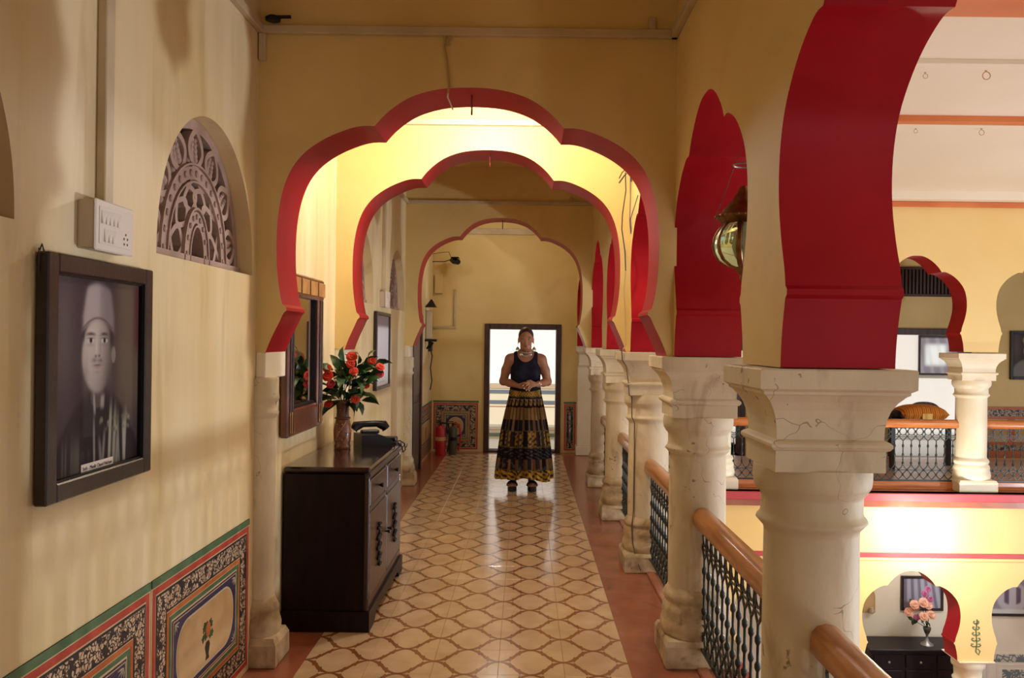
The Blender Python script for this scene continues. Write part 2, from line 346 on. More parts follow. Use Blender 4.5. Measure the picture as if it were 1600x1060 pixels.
# ------------------------------------------------------------------ mesh helpers
class MB:
    def __init__(s):
        s.v = []; s.f = []; s.m = []; s.sm = []; s.col = None
    def add(s, vs, fs, mi=0, smooth=False):
        o = len(s.v)
        s.v += [tuple(v) for v in vs]
        for f in fs:
            s.f.append(tuple(i + o for i in f)); s.m.append(mi); s.sm.append(smooth)
        return s
    def box(s, x0, x1, y0, y1, z0, z1, mi=0, b=0.0):
        if x0 > x1: x0, x1 = x1, x0
        if y0 > y1: y0, y1 = y1, y0
        if z0 > z1: z0, z1 = z1, z0
        b = min(b, (x1 - x0) * .45, (y1 - y0) * .45, (z1 - z0) * .45)
        if b <= 0:
            vs = [(x, y, z) for z in (z0, z1) for y in (y0, y1) for x in (x0, x1)]
            fs = [(0, 2, 3, 1), (4, 5, 7, 6), (0, 1, 5, 4), (2, 6, 7, 3), (0, 4, 6, 2), (1, 3, 7, 5)]
            return s.add(vs, fs, mi)
        vs = []
        idx = {}
        for sx in (0, 1):
            for sy in (0, 1):
                for sz in (0, 1):
                    X = (x0, x1)[sx]; Y = (y0, y1)[sy]; Z = (z0, z1)[sz]
                    dx = (b, -b)[sx]; dy = (b, -b)[sy]; dz = (b, -b)[sz]
                    idx[sx, sy, sz, 'x'] = len(vs); vs.append((X, Y + dy, Z + dz))
                    idx[sx, sy, sz, 'y'] = len(vs); vs.append((X + dx, Y, Z + dz))
                    idx[sx, sy, sz, 'z'] = len(vs); vs.append((X + dx, Y + dy, Z))
        fs = []
        for k in (0, 1):
            q = [(k, 0, 0), (k, 1, 0), (k, 1, 1), (k, 0, 1)]
            a = [idx[c + ('x',)] for c in q]; fs.append(a if k else a[::-1])
            q = [(0, k, 0), (0, k, 1), (1, k, 1), (1, k, 0)]
            a = [idx[c + ('y',)] for c in q]; fs.append(a if k else a[::-1])
            q = [(0, 0, k), (1, 0, k), (1, 1, k), (0, 1, k)]
            a = [idx[c + ('z',)] for c in q]; fs.append(a if k else a[::-1])
        for i in (0, 1):
            for j in (0, 1):
                fs.append([idx[i, j, 0, 'x'], idx[i, j, 1, 'x'], idx[i, j, 1, 'y'], idx[i, j, 0, 'y']][::(1 if i != j else -1)])
                fs.append([idx[i, 0, j, 'x'], idx[i, 1, j, 'x'], idx[i, 1, j, 'z'], idx[i, 0, j, 'z']][::(-1 if i != j else 1)])
                fs.append([idx[0, i, j, 'y'], idx[1, i, j, 'y'], idx[1, i, j, 'z'], idx[0, i, j, 'z']][::(1 if i != j else -1)])
                for k in (0, 1):
                    f = [idx[i, j, k, 'x'], idx[i, j, k, 'y'], idx[i, j, k, 'z']]
                    fs.append(f if (i + j + k) % 2 == 1 else f[::-1])
        return s.add(vs, fs, mi)
    def loft(s, rings, mi=0, smooth=True, cap=True, closed=True):
        n = len(rings[0]); vs = [p for r in rings for p in r]; fs = []
        for k in range(len(rings) - 1):
            for i in range(n if closed else n - 1):
                j = (i + 1) % n
                fs.append((k * n + i, k * n + j, (k + 1) * n + j, (k + 1) * n + i))
        s.add(vs, fs, mi, smooth)
        if cap and closed:
            s.add(rings[0], [tuple(range(n))[::-1]], mi, False)
            s.add(rings[-1], [tuple(range(n))], mi, False)
        return s
    def lathe(s, prof, c=(0, 0), n=28, mi=0, smooth=True, sx=1, sy=1, cap=True):
        rings = [[(c[0] + r * sx * math.cos(2 * PI * i / n), c[1] + r * sy * math.sin(2 * PI * i / n), z) for i in range(n)] for r, z in prof]
        return s.loft(rings, mi, smooth, cap)
    def square(s, prof, c=(0, 0), mi=0, hx=1.0, hy=1.0):
        rings = [[(c[0] + a * hx * r, c[1] + b * hy * r, z) for a, b in ((-1, -1), (1, -1), (1, 1), (-1, 1))] for r, z in prof]
        return s.loft(rings, mi, False, True)
    def tube(s, pts, r, n=8, mi=0, smooth=True, closed=False, flatten=None, up=None):
        P = [Vector(p) for p in pts]
        rr = r if isinstance(r, (list, tuple)) else [r] * len(P)
        rings = []
        ref = Vector(up) if up else None
        for i, p in enumerate(P):
            if closed: t = P[(i + 1) % len(P)] - P[i - 1]
            else: t = P[min(i + 1, len(P) - 1)] - P[max(i - 1, 0)]
            if t.length < 1e-9: t = Vector((0, 0, 1))
            t.normalize()
            if ref is None:
                ref = Vector((0, 0, 1)) if abs(t.z) < 0.9 else Vector((1, 0, 0))
            u = ref - t * ref.dot(t)
            if u.length < 1e-6: u = t.orthogonal()
            u.normalize()
            if not up: ref = u
            w = t.cross(u)
            fu, fw = flatten if flatten else (1, 1)
            off = PI / 4 if n == 4 else 0
            rings.append([tuple(p + (u * math.cos(2 * PI * k / n + off) * fu + w * math.sin(2 * PI * k / n + off) * fw) * rr[i]) for k in range(n)])
        if closed:
            rings.append(rings[0]); return s.loft(rings, mi, smooth and n > 4, False)
        return s.loft(rings, mi, smooth and n > 4, True)
    def sphere(s, c, r, n=12, mi=0, smooth=True):
        rx, ry, rz = r if isinstance(r, (list, tuple)) else (r, r, r)
        m = max(4, n // 2 + 1)
        rings = []
        for k in range(m + 1):
            a = -PI / 2 + PI * k / m
            q = max(math.cos(a), 0.02)
            rings.append([(c[0] + rx * q * math.cos(2 * PI * i / n), c[1] + ry * q * math.sin(2 * PI * i / n), c[2] + rz * math.sin(a)) for i in range(n)])
        return s.loft(rings, mi, smooth, True)
    def poly(s, pts, depth, mi=0, side_mi=None, map3=None, sides=None):
        """flat outline (list of (a, b)) from depth[0] to depth[1]; map3(a, b, d) gives the 3-D point"""
        n = len(pts)
        f0 = [map3(a, b, depth[0]) for a, b in pts]
        f1 = [map3(a, b, depth[1]) for a, b in pts]
        s.add(f0, [tuple(range(n))[::-1]], mi); s.add(f1, [tuple(range(n))], mi)
        for i in range(n):
            j = (i + 1) % n
            m_ = side_mi if (side_mi is not None and (sides is None or sides(i))) else mi
            s.add([f0[i], f0[j], f1[j], f1[i]], [(0, 1, 2, 3)], m_)
        return s
    def build(s, name, mats, parent=None, loc=None, sub=False, auto=None):
        me = bpy.data.meshes.new(name)
        me.from_pydata(s.v, [], s.f)
        if not isinstance(mats, (list, tuple)): mats = [mats]
        for m in mats: me.materials.append(M[m] if isinstance(m, str) else m)
        me.polygons.foreach_set('material_index', s.m)
        me.polygons.foreach_set('use_smooth', s.sm)
        me.update()
        import bmesh
        bm = bmesh.new(); bm.from_mesh(me)
        if auto: bmesh.ops.remove_doubles(bm, verts=bm.verts, dist=1e-5)
        bmesh.ops.recalc_face_normals(bm, faces=bm.faces)
        bm.to_mesh(me); bm.free()
        if auto:
            me.polygons.foreach_set('use_smooth', [True] * len(me.polygons))
            me.set_sharp_from_angle(angle=R(auto))
        o = bpy.data.objects.new(name, me)
        COL.objects.link(o)
        if parent: o.parent = parent
        if loc: o.location = loc
        return o

def tag(o, label=None, cat=None, group=None, kind=None):
    if label: o['label'] = label
    if cat: o['category'] = cat
    if group: o['group'] = group
    if kind: o['kind'] = kind
    return o

def thing(name, label, cat, loc=(0, 0, 0), rz=0.0, group=None, kind=None):
    o = bpy.data.objects.new(name, None)
    COL.objects.link(o); o.location = loc; o.rotation_euler = (0, 0, rz)
    return tag(o, label, cat, group, kind)

def struct(name, mb, mats, label, cat, parent=None, auto=None):
    o = mb.build(name, mats, parent, auto=auto)
    return tag(o, label, cat, None, 'structure')

def dup(root, loc, label, group=None, scale=None, rz=None):
    def cp(o, par):
        c = o.copy(); COL.objects.link(c)
        if par: c.parent = par
        for ch in list(o.children): cp(ch, c)
        return c
    c = cp(root, None); c.location = loc
    if scale: c.scale = scale
    if rz is not None: c.rotation_euler = (0, 0, rz)
    c['label'] = label
    if group: c['group'] = group
    return c

def copy_part(o, parent, loc):
    c = o.copy(); COL.objects.link(c); c.parent = parent; c.location = loc
    return c

def mx(a, b, d): return (a, d, b)      # outline in X-Z, depth along Y
def my(a, b, d): return (d, a, b)      # outline in Y-Z, depth along X

# ------------------------------------------------------------------ the setting
K = 3.9 / 1312
BIG = [(h * K, 1.52 + v * K) for h, v in [(0, 394), (28, 393), (52, 390), (76, 384), (98, 375), (118, 362), (135, 347), (148, 332),
       (165, 332), (182, 329), (202, 322), (222, 313), (242, 301), (260, 286), (276, 265), (287, 240), (294, 212), (298, 180), (299, 145), (298, 110),
       (294, 75), (289, 52), (283, 47), (282, 42), (287, 37), (293, 24), (301, 8), (309, -10), (315, -26)]]
SMALL = [(0, 2.49), (.06, 2.487), (.12, 2.47), (.18, 2.44), (.23, 2.405), (.28, 2.36), (.315, 2.315), (.36, 2.316), (.41, 2.30), (.47, 2.27), (.53, 2.225),
         (.59, 2.16), (.625, 2.09), (.643, 2.0), (.64, 1.9), (.615, 1.80), (.585, 1.72), (.575, 1.675), (.562, 1.665), (.562, 1.65), (.575, 1.64), (.592, 1.58),
         (.604, 1.52), (.61, 1.455)]

def refine(prof, sub=3, corner=28):
    """round the outline between its cusps"""
    P = [Vector(p) for p in prof]; out = [prof[0]]
    def sharp(i):
        if i <= 0 or i >= len(P) - 1: return True
        return math.degrees((P[i] - P[i - 1]).angle(P[i + 1] - P[i])) > corner
    for i in range(len(P) - 1):
        p1, p2 = P[i], P[i + 1]
        p0 = p1 * 2 - p2 if (sharp(i) and i > 0) else (P[i - 1] if i else Vector((-P[1].x, P[1].y)))
        p3 = p2 * 2 - p1 if sharp(i + 1) else P[min(i + 2, len(P) - 1)]
        for k in range(1, sub + 1):
            t = k / sub
            q = .5 * (2 * p1 + (p2 - p0) * t + (2 * p0 - 5 * p1 + 4 * p2 - p3) * t * t + (3 * p1 - p0 - 3 * p2 + p3) * t ** 3)
            out.append((q.x, q.y))
    return out

def arch_wall(name, axis, d0, d1, u0, u1, ztop, openings, zb, mats, label, inner=None):
    pts = [(u0, zb)]; red = []
    for c, prof in openings:
        prof = refine(prof)
        left = [(c - h, z) for h, z in prof[::-1]]
        right = [(c + h, z) for h, z in prof[1:]]
        a = len(pts)
        pts += left + right
        red.append((a, len(pts) - 2))
    pts += [(u1, zb), (u1, ztop), (u0, ztop)]
    mb = MB()
    mb.poly(pts, (d0, d1), 0, 1, mx if axis == 'x' else my, sides=lambda i: any(a <= i <= b for a, b in red))
    return struct(name, mb, mats, label, 'wall', auto=28)

def prof_to(prof, foot, kx=1.0, kz=1.0, dz=0.0):
    return [(h * kx, foot + (z - foot) * kz + dz) for h, z in prof]

WX = -1.25            # face of the left wall
CZ = 3.32             # ceiling
# floors
fl = MB(); fl.box(WX - .1, 1.02, -3, 11.45, -0.16, -0.003)
floor = struct('floor', fl, 'border_floor', 'polished red oxide corridor floor with a carpet of patterned cement tiles', 'floor')
TW = 0.305
tm = MB(); tm.box(-TW / 2 + .0008, TW / 2 - .0008, -TW / 2 + .0008, TW / 2 - .0008, -0.012, 0.0, b=0.0012)
first = None
for j in range(33):
    for i in range(5):
        x = -0.2565 + (i - 2) * TW; y = 1.37 + j * TW - 0.001
        y = 3.962 + (j - 8) * TW
        if y > 11.25: continue
        if first is None:
            first = tm.build('floor_tile', 'tile', floor, (x, y, 0))
        else:
            c = copy_part(first, floor, (x, y, random.uniform(-.0006, .0004)))
# left wall: solid below the sill, lunettes cut above it
SILL = 1.80
LUN = [(.5 * math.cos(t), SILL + .58 * math.sin(t) ** .92) for t in [PI / 2 * (1 - k / 28) for k in range(29)]]
NICHES = [1.55, 3.34, 6.41, 8.20]
wl = MB()
wl.box(WX - .25, WX, -3, 11.45, -.16, SILL)
pts = [(-3, SILL)]; rev = []
for c in NICHES:
    a = len(pts)
    pts += [(c - h, z) for h, z in LUN[::-1]] + [(c + h, z) for h, z in LUN[1:]]
    rev.append((a, len(pts) - 2))
pts += [(11.45, SILL), (11.45, CZ), (-3, CZ)]
wl.poly(pts, (WX - .25, WX), 0, 0, my)
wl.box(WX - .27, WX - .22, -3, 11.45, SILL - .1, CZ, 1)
struct('wall_left', wl, ['ochre_streak', 'dark_void'], 'long left ochre corridor wall with pierced lunette niches and streaky limewash', 'wall', auto=28)

arch_wall('wall_archway', 'x', 3.90, 4.23, WX, .70, CZ, [(-.270, BIG)], 1.452, ['ochre', 'red'],
          'ochre wall with the nearest and largest crimson cusped arch over the corridor')
arch_wall('wall_archway', 'x', 5.52, 5.85, WX, .70, CZ, [(-.258, prof_to(BIG, 1.452, .99, 1.062))], 1.452, ['ochre', 'red'],
          'ochre wall with the second crimson cusped arch, beyond the brightly lit bay')
arch_wall('wall_archway', 'x', 8.73, 9.06, WX, .70, CZ, [(-.262, prof_to(BIG, 1.452, .965, 1.08))], 1.452, ['ochre', 'red'],
          'ochre wall with the third and smallest crimson cusped arch, in front of the doorway wall')
PY = [.85, 2.46, 4.07, 5.68, 7.29, 8.90]
bays = [(PY[i] + PY[i + 1]) / 2 for i in range(5)]
LASTP = [(h * 1.58, z) for h, z in SMALL]
arch_wall('wall_right', 'y', .69, 1.0, -.55, 11.45, CZ, [(.045, SMALL)] + [(b, SMALL) for b in bays] + [(10.12, LASTP)], 1.452, ['ochre', 'red'],
          'ochre arcade wall with crimson cusped arches along the open side of the corridor')
sw = MB(); sw.box(.69, 1.0, -3, -.56, -3.2, CZ)
struct('wall_right', sw, 'ochre', 'solid ochre wall closing the corridor beside the viewpoint', 'wall')
bw = MB(); bw.box(WX, .69, -3.1, -3, 0, CZ)
struct('wall_back', bw, 'ochre', 'ochre wall closing the corridor behind the viewpoint', 'wall')

# end wall with the doorway, continuing behind the far gallery with its own doorway
EY = 11.40
ew = MB()
def wall_x(mb, x0, x1, y0, y1, z0, z1, holes, mi=0):
    xs = sorted([x0, x1] + [h[0] for h in holes] + [h[1] for h in holes])
    for a, b in zip(xs[:-1], xs[1:]):
        h = [q for q in holes if q[0] <= a + 1e-6 and q[1] >= b - 1e-6]
        if not h: mb.box(a, b, y0, y1, z0, z1, mi)
        else:
            cuts = sorted((q[2], q[3]) for q in h); z = z0
            for c0, c1 in cuts:
                if c0 > z: mb.box(a, b, y0, y1, z, c0, mi)
                z = c1
            if z < z1: mb.box(a, b, y0, y1, z, z1, mi)
wall_x(ew, -1.6, .84, EY, EY + .2, -.16, CZ, [(-.545, .495, -.16, 1.74)])
struct('wall_front', ew, 'ochre', 'plain ochre end wall of the corridor around the bright doorway', 'wall')
ew = MB()
wall_x(ew, .84, 9.0, EY, EY + .2, -.16, CZ, [(4.95, 6.05, -.16, 1.74), (5.0, 5.9, 2.18, 2.58), (1.7, 3.0, -.16, 1.74)])
struct('wall_front', ew, 'ochre', 'ochre back wall of the far gallery with dado and dark doorway lintel', 'wall')

# ceilings
ce = MB(); ce.box(WX - .25, 1.0, -3, 11.6, CZ, CZ + .15)
struct('ceiling', ce, 'ochre', 'ochre corridor ceiling above the arches', 'ceiling')
ce = MB(); ce.box(1.0, 10, -3, 8.75, 3.10, CZ + .2)
struct('ceiling', ce, 'ceiling', 'ivory ceiling of the tall hall between orange beams', 'ceiling')
ce = MB(); ce.box(1.0, 10, 8.75, 11.6, CZ, CZ + .2)
struct('ceiling', ce, 'ochre', 'ochre ceiling over the far gallery', 'ceiling')
def beam(y0, y1, z0, mat, lab):
    b = MB(); b.box(1.0, 10, y0, y1, z0, 3.102, b=.004)
    return struct('ceiling_beam', b, mat, lab, 'beam')
beam(3.25, 3.78, 3.0, 'orange_beam', 'broad orange ceiling beam at the top corner above the hall')
beam(5.76, 5.84, 3.055, 'orange_beam', 'narrow orange ceiling beam halfway across the hall')
g = MB(); g.box(1.0, 10, 8.69, 8.75, 2.96, 3.01, b=.004)
struct('ceiling_beam', g, 'orange_beam', 'thin orange moulding along the top of the far facade', 'beam')
beam(4.62, 4.72, 3.07, 'ceiling', 'thin ivory ceiling beam between two rows of rings')
beam(5.93, 6.0, 3.08, 'ceiling', 'thin ivory strip beside the narrow orange beam')
beam(8.55, 8.75, 3.012, 'ceiling', 'ivory cornice step above the thin orange facade moulding')

# far facade across the hall, upper arcade and wall below it
FC = [2.045, 3.40, 4.755, 6.11, 7.465]
FS = [(h * .80, z) for h, z in SMALL]
cents = [(FC[i] + FC[i + 1]) / 2 for i in range(4)]
FSM = [(h * .815, 1.452 + (z - 1.452) * .965) for h, z in SMALL]
first_c = (1.0 + FC[0] - .17) / 2
FSN = [(h * .62, 1.452 + (z - 1.452) * .965) for h, z in SMALL]
arch_wall('wall_facade', 'x', 8.75, 9.05, 1.0, 9.0, 3.12, [(first_c + .02, FSN)] + [(c, FSM) for c in cents] + [(8.3, FSM)], 1.452, ['facade', 'red'],
          'pale yellow facade across the hall with a row of small crimson cusped arches')
LOWP = [(h * .80, -1.78 + (z - 1.452) * .905) for h, z in SMALL]
arch_wall('wall_facade', 'x', 8.78, 9.05, 1.0, 9.0, -.10, [(1.36, [(h * .45, z) for h, z in LOWP])] + [(c, LOWP) for c in cents] + [(8.3, LOWP)], -1.78, ['facade', 'red'],
          'pale yellow facade below the far gallery with ground floor cusped arches')
tb = MB(); tb.box(1.0, 9, 8.66, 8.80, -.095, -.012, b=.006)
struct('trim_1', tb, 'red_band', 'crimson band along the edge of the far gallery floor', 'band')
tb = MB(); tb.box(1.0, 9, 8.755, 8.80, -.70, -.652, b=.004)
struct('trim_2', tb, 'red_band', 'thin crimson band halfway down the far facade', 'band')
tb = MB(); tb.box(1.0, 9, 8.765, 8.80, -.735, -.70, b=.004)
struct('trim_3', tb, 'facade', 'thin yellow step just under the lower crimson band', 'band')
g = MB(); g.box(1.02, 9.0, 8.68, 11.45, -.16, -.012)
struct('floor', g, 'border_floor', 'floor of the far gallery behind its iron railing', 'floor')
# pinkish tiles of the far gallery floor
gfirst = None
M['gallery_tile'] = noisy('dusty_pink_tile', (0.55, 0.36, 0.28), (0.68, 0.48, 0.38), 5, 0.35, 0.05)
for j in range(7):
    for i in range(20):
        x = 1.35 + i * .305; y = 9.3 + j * .305
        if gfirst is None:
            t_ = MB(); t_.box(-.151, .151, -.151, .151, -.012, 0, b=.0015)
            gfirst = t_.build('floor_tile', 'gallery_tile', bpy.data.objects['floor.001'], (x, y, 0))
        else: copy_part(gfirst, bpy.data.objects['floor.001'], (x, y, 0))
g = MB(); g.box(1.0, 10, -3, 11.4, -3.3, -3.17)
struct('floor', g, 'border_floor', 'ground floor of the hall far below the railing', 'floor')
g = MB(); g.box(1.0, 1.06, -3, 8.8, -.16, -.012); g.box(.8, 1.0, -3, 8.8, -3.2, -.16, 1)
struct('wall_below', g, ['red_band', 'facade'], 'yellow wall below the corridor edge facing the hall', 'wall')
g = MB(); g.box(1.0, 9.5, 11.15, 11.35, -3.2, -.16)
struct('wall_ground', g, 'cream_wall', 'pale ground floor wall with framed pictures under the far gallery', 'wall')
g = MB(); g.box(1.0, 9.5, 9.05, 11.3, -.30, -.165)
struct('ceiling', g, 'cream_wall', 'pale soffit of the ground floor veranda under the far gallery', 'ceiling')

# trunking along the walls above the arches
def trunk(n, boxes, lab):
    mb = MB()
    for bx in boxes: mb.box(*bx, b=.003)
    return struct('trim_%d' % n, mb, 'trunking', lab, 'trunking')
trunk(4, [(WX, .69, 3.868, 3.90, 2.925, 2.962), (WX, WX + .03, 1.05, 3.9, 2.925, 2.962), (.66, .69, 1.05, 3.9, 2.925, 2.962),
          (.555, .585, 3.87, 3.90, 2.962, 3.02), (WX + .005, WX + .035, 3.87, 3.90, 2.80, 2.925)], 'cream cable trunking above the nearest cusped arch')
trunk(5, [(WX, .69, 5.488, 5.52, 2.925, 2.962), (WX, WX + .03, 4.23, 5.52, 2.925, 2.962)], 'cream cable trunking above the second arch in the bright bay')
trunk(6, [(WX, .69, 8.698, 8.73, 2.925, 2.962), (WX, WX + .03, 5.85, 8.73, 2.925, 2.962), (.45, .475, 8.70, 8.73, 2.962, 3.02)], 'grey cable trunking above the third arch')
trunk(7, [(WX, .69, 11.36, 11.40, 2.95, 3.03)], 'pale moulding high on the end wall')
trunk(8, [(WX, WX + .028, 2.435, 2.485, 1.905, 3.3)], 'vertical cream conduit above the nearer switch box')
trunk(9, [(WX, WX + .028, 7.30, 7.35, 1.93, 3.3)], 'vertical cream conduit above the far switch box')
g = MB(); g.lathe([(.02, 2.965), (.034, 2.968), (.036, 2.98), (.02, 2.99)], (WX + .08, 3.84), 12); g.tube([(WX + .08, 3.84, 2.985), (WX + .16, 3.85, 2.99)], .008)
tag(g.build('cable_gland', 'black'), 'small black cable gland lying on the trunking at the upper left corner', 'fitting')

# pilasters under the left feet of the arches
def pilaster(y0, y1, lab):
    r = thing('stone_pilaster', lab, 'pilaster', (WX, y0, 0), group='pilasters on the left wall')
    c = (.012, .062)
    mb = MB(); mb.square([(.112, 0), (.114, .01), (.112, .10), (.098, .13)], c); mb.build('plinth', 'stone_worn', r)
    mb = MB(); mb.lathe([(.095, .13), (.102, .15), (.103, .18), (.094, .21), (.088, .225), (.092, .24), (.091, .255), (.078, .28), (.072, .30)], c, 24); mb.build('base_moulding', 'stone_worn', r)
    mb = MB(); mb.lathe([(.070, .30), (.069, .7), (.066, 1.14)], c, 24, cap=False); mb.build('shaft', 'stone', r)
    mb = MB(); mb.lathe([(.066, 1.14), (.078, 1.155), (.080, 1.168), (.070, 1.182), (.070, 1.21), (.079, 1.225), (.082, 1.24), (.078, 1.252), (.078, 1.32), (.070, 1.332)], c, 24); mb.build('neck_moulding', 'stone', r)
    mb = MB(); mb.box(0, .046, .004, y1 - y0, 1.325, 1.452, b=.004); mb.build('capital', 'stone_bright', r)
    return r
pilaster(3.90, 4.23, 'cream stone pilaster under the left foot of the nearest arch')
pilaster(5.52, 5.85, 'cream stone pilaster hidden beside the far end of the cabinet')
pilaster(8.73, 9.06, 'cream stone pilaster under the left foot of the third arch')

# ------------------------------------------------------------------ columns
def make_column(lab, far=False):
    r = thing('stone_column', lab, 'column', group='stone columns of the arcade')
    mb = MB(); mb.square([(.166, -.003), (.172, .004), (.172, .10), (.160, .122)])
    mb.build('plinth', 'stone_worn' if not far else 'stone_bright', r)
    mb = MB(); mb.lathe([(.160, .120), (.168, .135), (.172, .16), (.168, .19), (.160, .215), (.163, .235), (.160, .26), (.150, .275), (.148, .285),
                         (.156, .295), (.158, .31), (.152, .325), (.140, .34), (.136, .35)], n=36)
    mb.build('base_moulding', 'stone_worn' if not far else 'stone_bright', r)
    st = 'stone' if not far else 'stone_bright'
    mb = MB(); mb.lathe([(.135, .35), (.136, .45), (.136, .7), (.134, .975)], n=36, cap=False)
    mb.build('shaft', st, r)
    mb = MB(); mb.lathe([(.134, .975), (.136, .985), (.148, .998), (.157, 1.008), (.154, 1.016), (.146, 1.024), (.143, 1.035), (.143, 1.075), (.146, 1.085),
                         (.156, 1.094), (.157, 1.10), (.161, 1.104), (.165, 1.112), (.167, 1.13), (.167, 1.150), (.163, 1.168)], n=36)
    mb.build('neck_moulding', st, r)
    mb = MB(); mb.square([(.152, 1.166), (.152, 1.225), (.160, 1.228), (.166, 1.236), (.166, 1.244), (.160, 1.250), (.148, 1.256), (.149, 1.285), (.153, 1.312),
                          (.161, 1.337), (.174, 1.360), (.190, 1.378), (.198, 1.383), (.198, 1.390), (.205, 1.394), (.211, 1.398), (.2115, 1.448), (.208, 1.452)])
    mb.build('capital', st, r)
    return r
LABC = {.85: 'cream column beside the viewpoint, out of the frame to the right',
        2.46: 'large nearest cream column with cracked square capital, right of the corridor',
        4.07: 'cream column under the right foot of the nearest arch, second along the corridor',
        5.68: 'third cream column, with a dark cable running down its corner',
        7.29: 'fourth cream column with a badly worn flaking base',
        8.90: 'farthest corridor column, under the right foot of the smallest arch'}
col0 = make_column(LABC[2.46]); col0.location = (.845, 2.46, 0)
for y in PY:
    if y != 2.46: dup(col0, (.845, y, 0), LABC[y])
colf = make_column('bright cream column of the far gallery between the orange cushion and the framed portrait', far=True)
colf.location = (4.755, 8.93, -.01); colf.scale = (1.17, 1.0, 1.0)
colf['group'] = 'columns of the far gallery'
for x, lab in ((2.045, 'far gallery column glimpsed between the second and nearest corridor columns'),
               (3.40, 'far gallery column hidden behind the nearest corridor column'),
               (6.11, 'far gallery column just outside the right edge')):
    dup(colf, (x, 8.93, -.01), lab)
# ground floor columns
lo = thing('stone_column', 'lower white column at the ground floor under the yellow pier with a green scroll', 'column', (4.755, 8.93, -3.17), group='ground floor columns')
mb = MB(); mb.square([(.2, 0), (.2, .15)]); mb.build('plinth', 'stone_bright', lo)
mb = MB(); mb.lathe([(.15, .15), (.14, .2), (.135, .8), (.13, 1.12), (.150, 1.14), (.155, 1.155), (.135, 1.17), (.14, 1.28), (.165, 1.30), (.165, 1.34), (.15, 1.36)], n=28)
mb.build('shaft', 'stone_bright', lo)
mb = MB(); mb.square([(.15, 1.36), (.19, 1.385), (.19, 1.392)]); mb.build('capital', 'stone_bright', lo)
for x, lab in ((6.11, 'lower white column at the ground floor beyond the right edge'), (3.40, 'lower white column at the ground floor behind the nearest column')):
    dup(lo, (x, 8.93, -3.17), lab)
# engaged pilaster at the end of the arcade
pe = thing('stone_pilaster', 'broad pale stone pilaster against the end wall right of the doorway', 'pilaster', (.845, 11.27, 0))
mb = MB(); mb.box(-.15, .15, -.13, .13, 0, .12, b=.006); mb.build('plinth', 'stone_bright', pe)
mb = MB(); mb.box(-.135, .135, -.11, .13, .12, 1.18, b=.006); mb.build('shaft', 'stone_bright', pe)
mb = MB(); mb.square([(.12, 1.18), (.13, 1.20), (.12, 1.23), (.12, 1.34), (.155, 1.38), (.155, 1.452)]); mb.build('capital', 'stone_bright', pe)

# ------------------------------------------------------------------ iron railings
U = .0875
def baluster_mesh():
    mb = MB()
    h = U / 2
    def st(p, r=.0052): mb.tube([(0, a, z) for a, z in p], r, 4, flatten=(1.0, 1.1))
    # lower lattice: crossing bars with bosses
    st([(-h, .105), (-h * .45, .128), (0, .155), (h * .45, .182), (h, .205)]); st([(h, .105), (h * .45, .128), (0, .155), (-h * .45, .182), (-h, .205)])
    st([(-h, .205), (-h * .4, .232), (0, .262)]); st([(h, .205), (h * .4, .232), (0, .262)])
    mb.tube([(0, -h, .203), (0, h, .203)], .004, 4)
    for a, z in ((0, .155), (-h, .205)): mb.sphere((0, a, z), (.008, .012, .014), 8)
    # spindle with turned knobs
    mb.lathe([(.006, .255), (.0125, .268), (.013, .282), (.006, .292), (.0055, .345), (.0115, .358), (.0115, .372), (.0055, .384), (.0055, .44), (.0115, .452), (.0115, .468),
              (.0055, .48), (.005, .505), (.006, .52)], n=7)
    st([(0, .515), (-h * .5, .535), (-h, .56)]); st([(0, .515), (h * .5, .535), (h, .56)])
    mb.tube([(0, -h, .558), (0, h, .558)], .004, 4)
    # upper lattice rings
    ring = [(0, h * .82 * math.cos(t), .612 + .038 * math.sin(t)) for t in [2 * PI * k / 12 for k in range(12)]]
    mb.tube(ring, .0052, 4, closed=True)
    st([(-h, .56), (-h * .55, .585)]); st([(h, .56), (h * .55, .585)]); st([(-h, .665), (-h * .5, .64)]); st([(h, .665), (h * .5, .64)])
    mb.sphere((0, -h, .612), (.007, .009, .016), 8)
    return mb
proto_bal = None
def railing(x0, y0, x1, y1, lab, n, group, wood='handrail', z=0.0, kerb='border_floor', kh=.010):
    global proto_bal
    L_ = math.hypot(x1 - x0, y1 - y0)
    rz = math.atan2(y1 - y0, x1 - x0) - PI / 2
    r = thing('iron_railing', lab, 'railing', (x0, y0, z), rz, group)
    mb = MB()
    sec = [(-.045, .668), (-.045, .70), (-.040, .722), (-.026, .738), (0, .745), (.026, .738), (.040, .722), (.045, .70), (.045, .668), (.03, .655), (-.03, .655)]
    mb.loft([[(a, t, zz) for a, zz in sec] for t in (0, L_ * .5, L_)], 0, True, True)
    mb.build('handrail', wood, r)
    mb = MB(); mb.box(-.028, .028, 0, L_, -.003, kh, b=.006); mb.build('kerb', kerb, r)
    mb = MB(); mb.box(-.010, .010, 0, L_, .087, .10); mb.build('bottom_bar', 'iron', r)
    mb = MB(); mb.box(-.010, .010, 0, L_, .655, .668); mb.build('top_bar', 'iron', r)
    for k in range(n):
        t = L_ * (k + .5) / n
        if proto_bal is None:
            proto_bal = baluster_mesh().build('baluster', 'iron', r, (0, t, 0))
        else:
            copy_part(proto_bal, r, (0, t, 0))
    return r
RG = 'iron railings along the corridor'
railing(.845, .985, .845, 2.325, 'iron railing with wooden handrail at the bottom right, nearest the viewpoint', 15, RG)
railing(.845, 2.595, .845, 3.935, 'iron railing with handrail between the nearest and second columns', 15, RG)
railing(.845, 4.205, .845, 5.545, 'iron railing with handrail between the second and third columns', 15, RG)
railing(.845, 5.815, .845, 7.155, 'iron railing with handrail between the third and fourth columns', 15, RG)
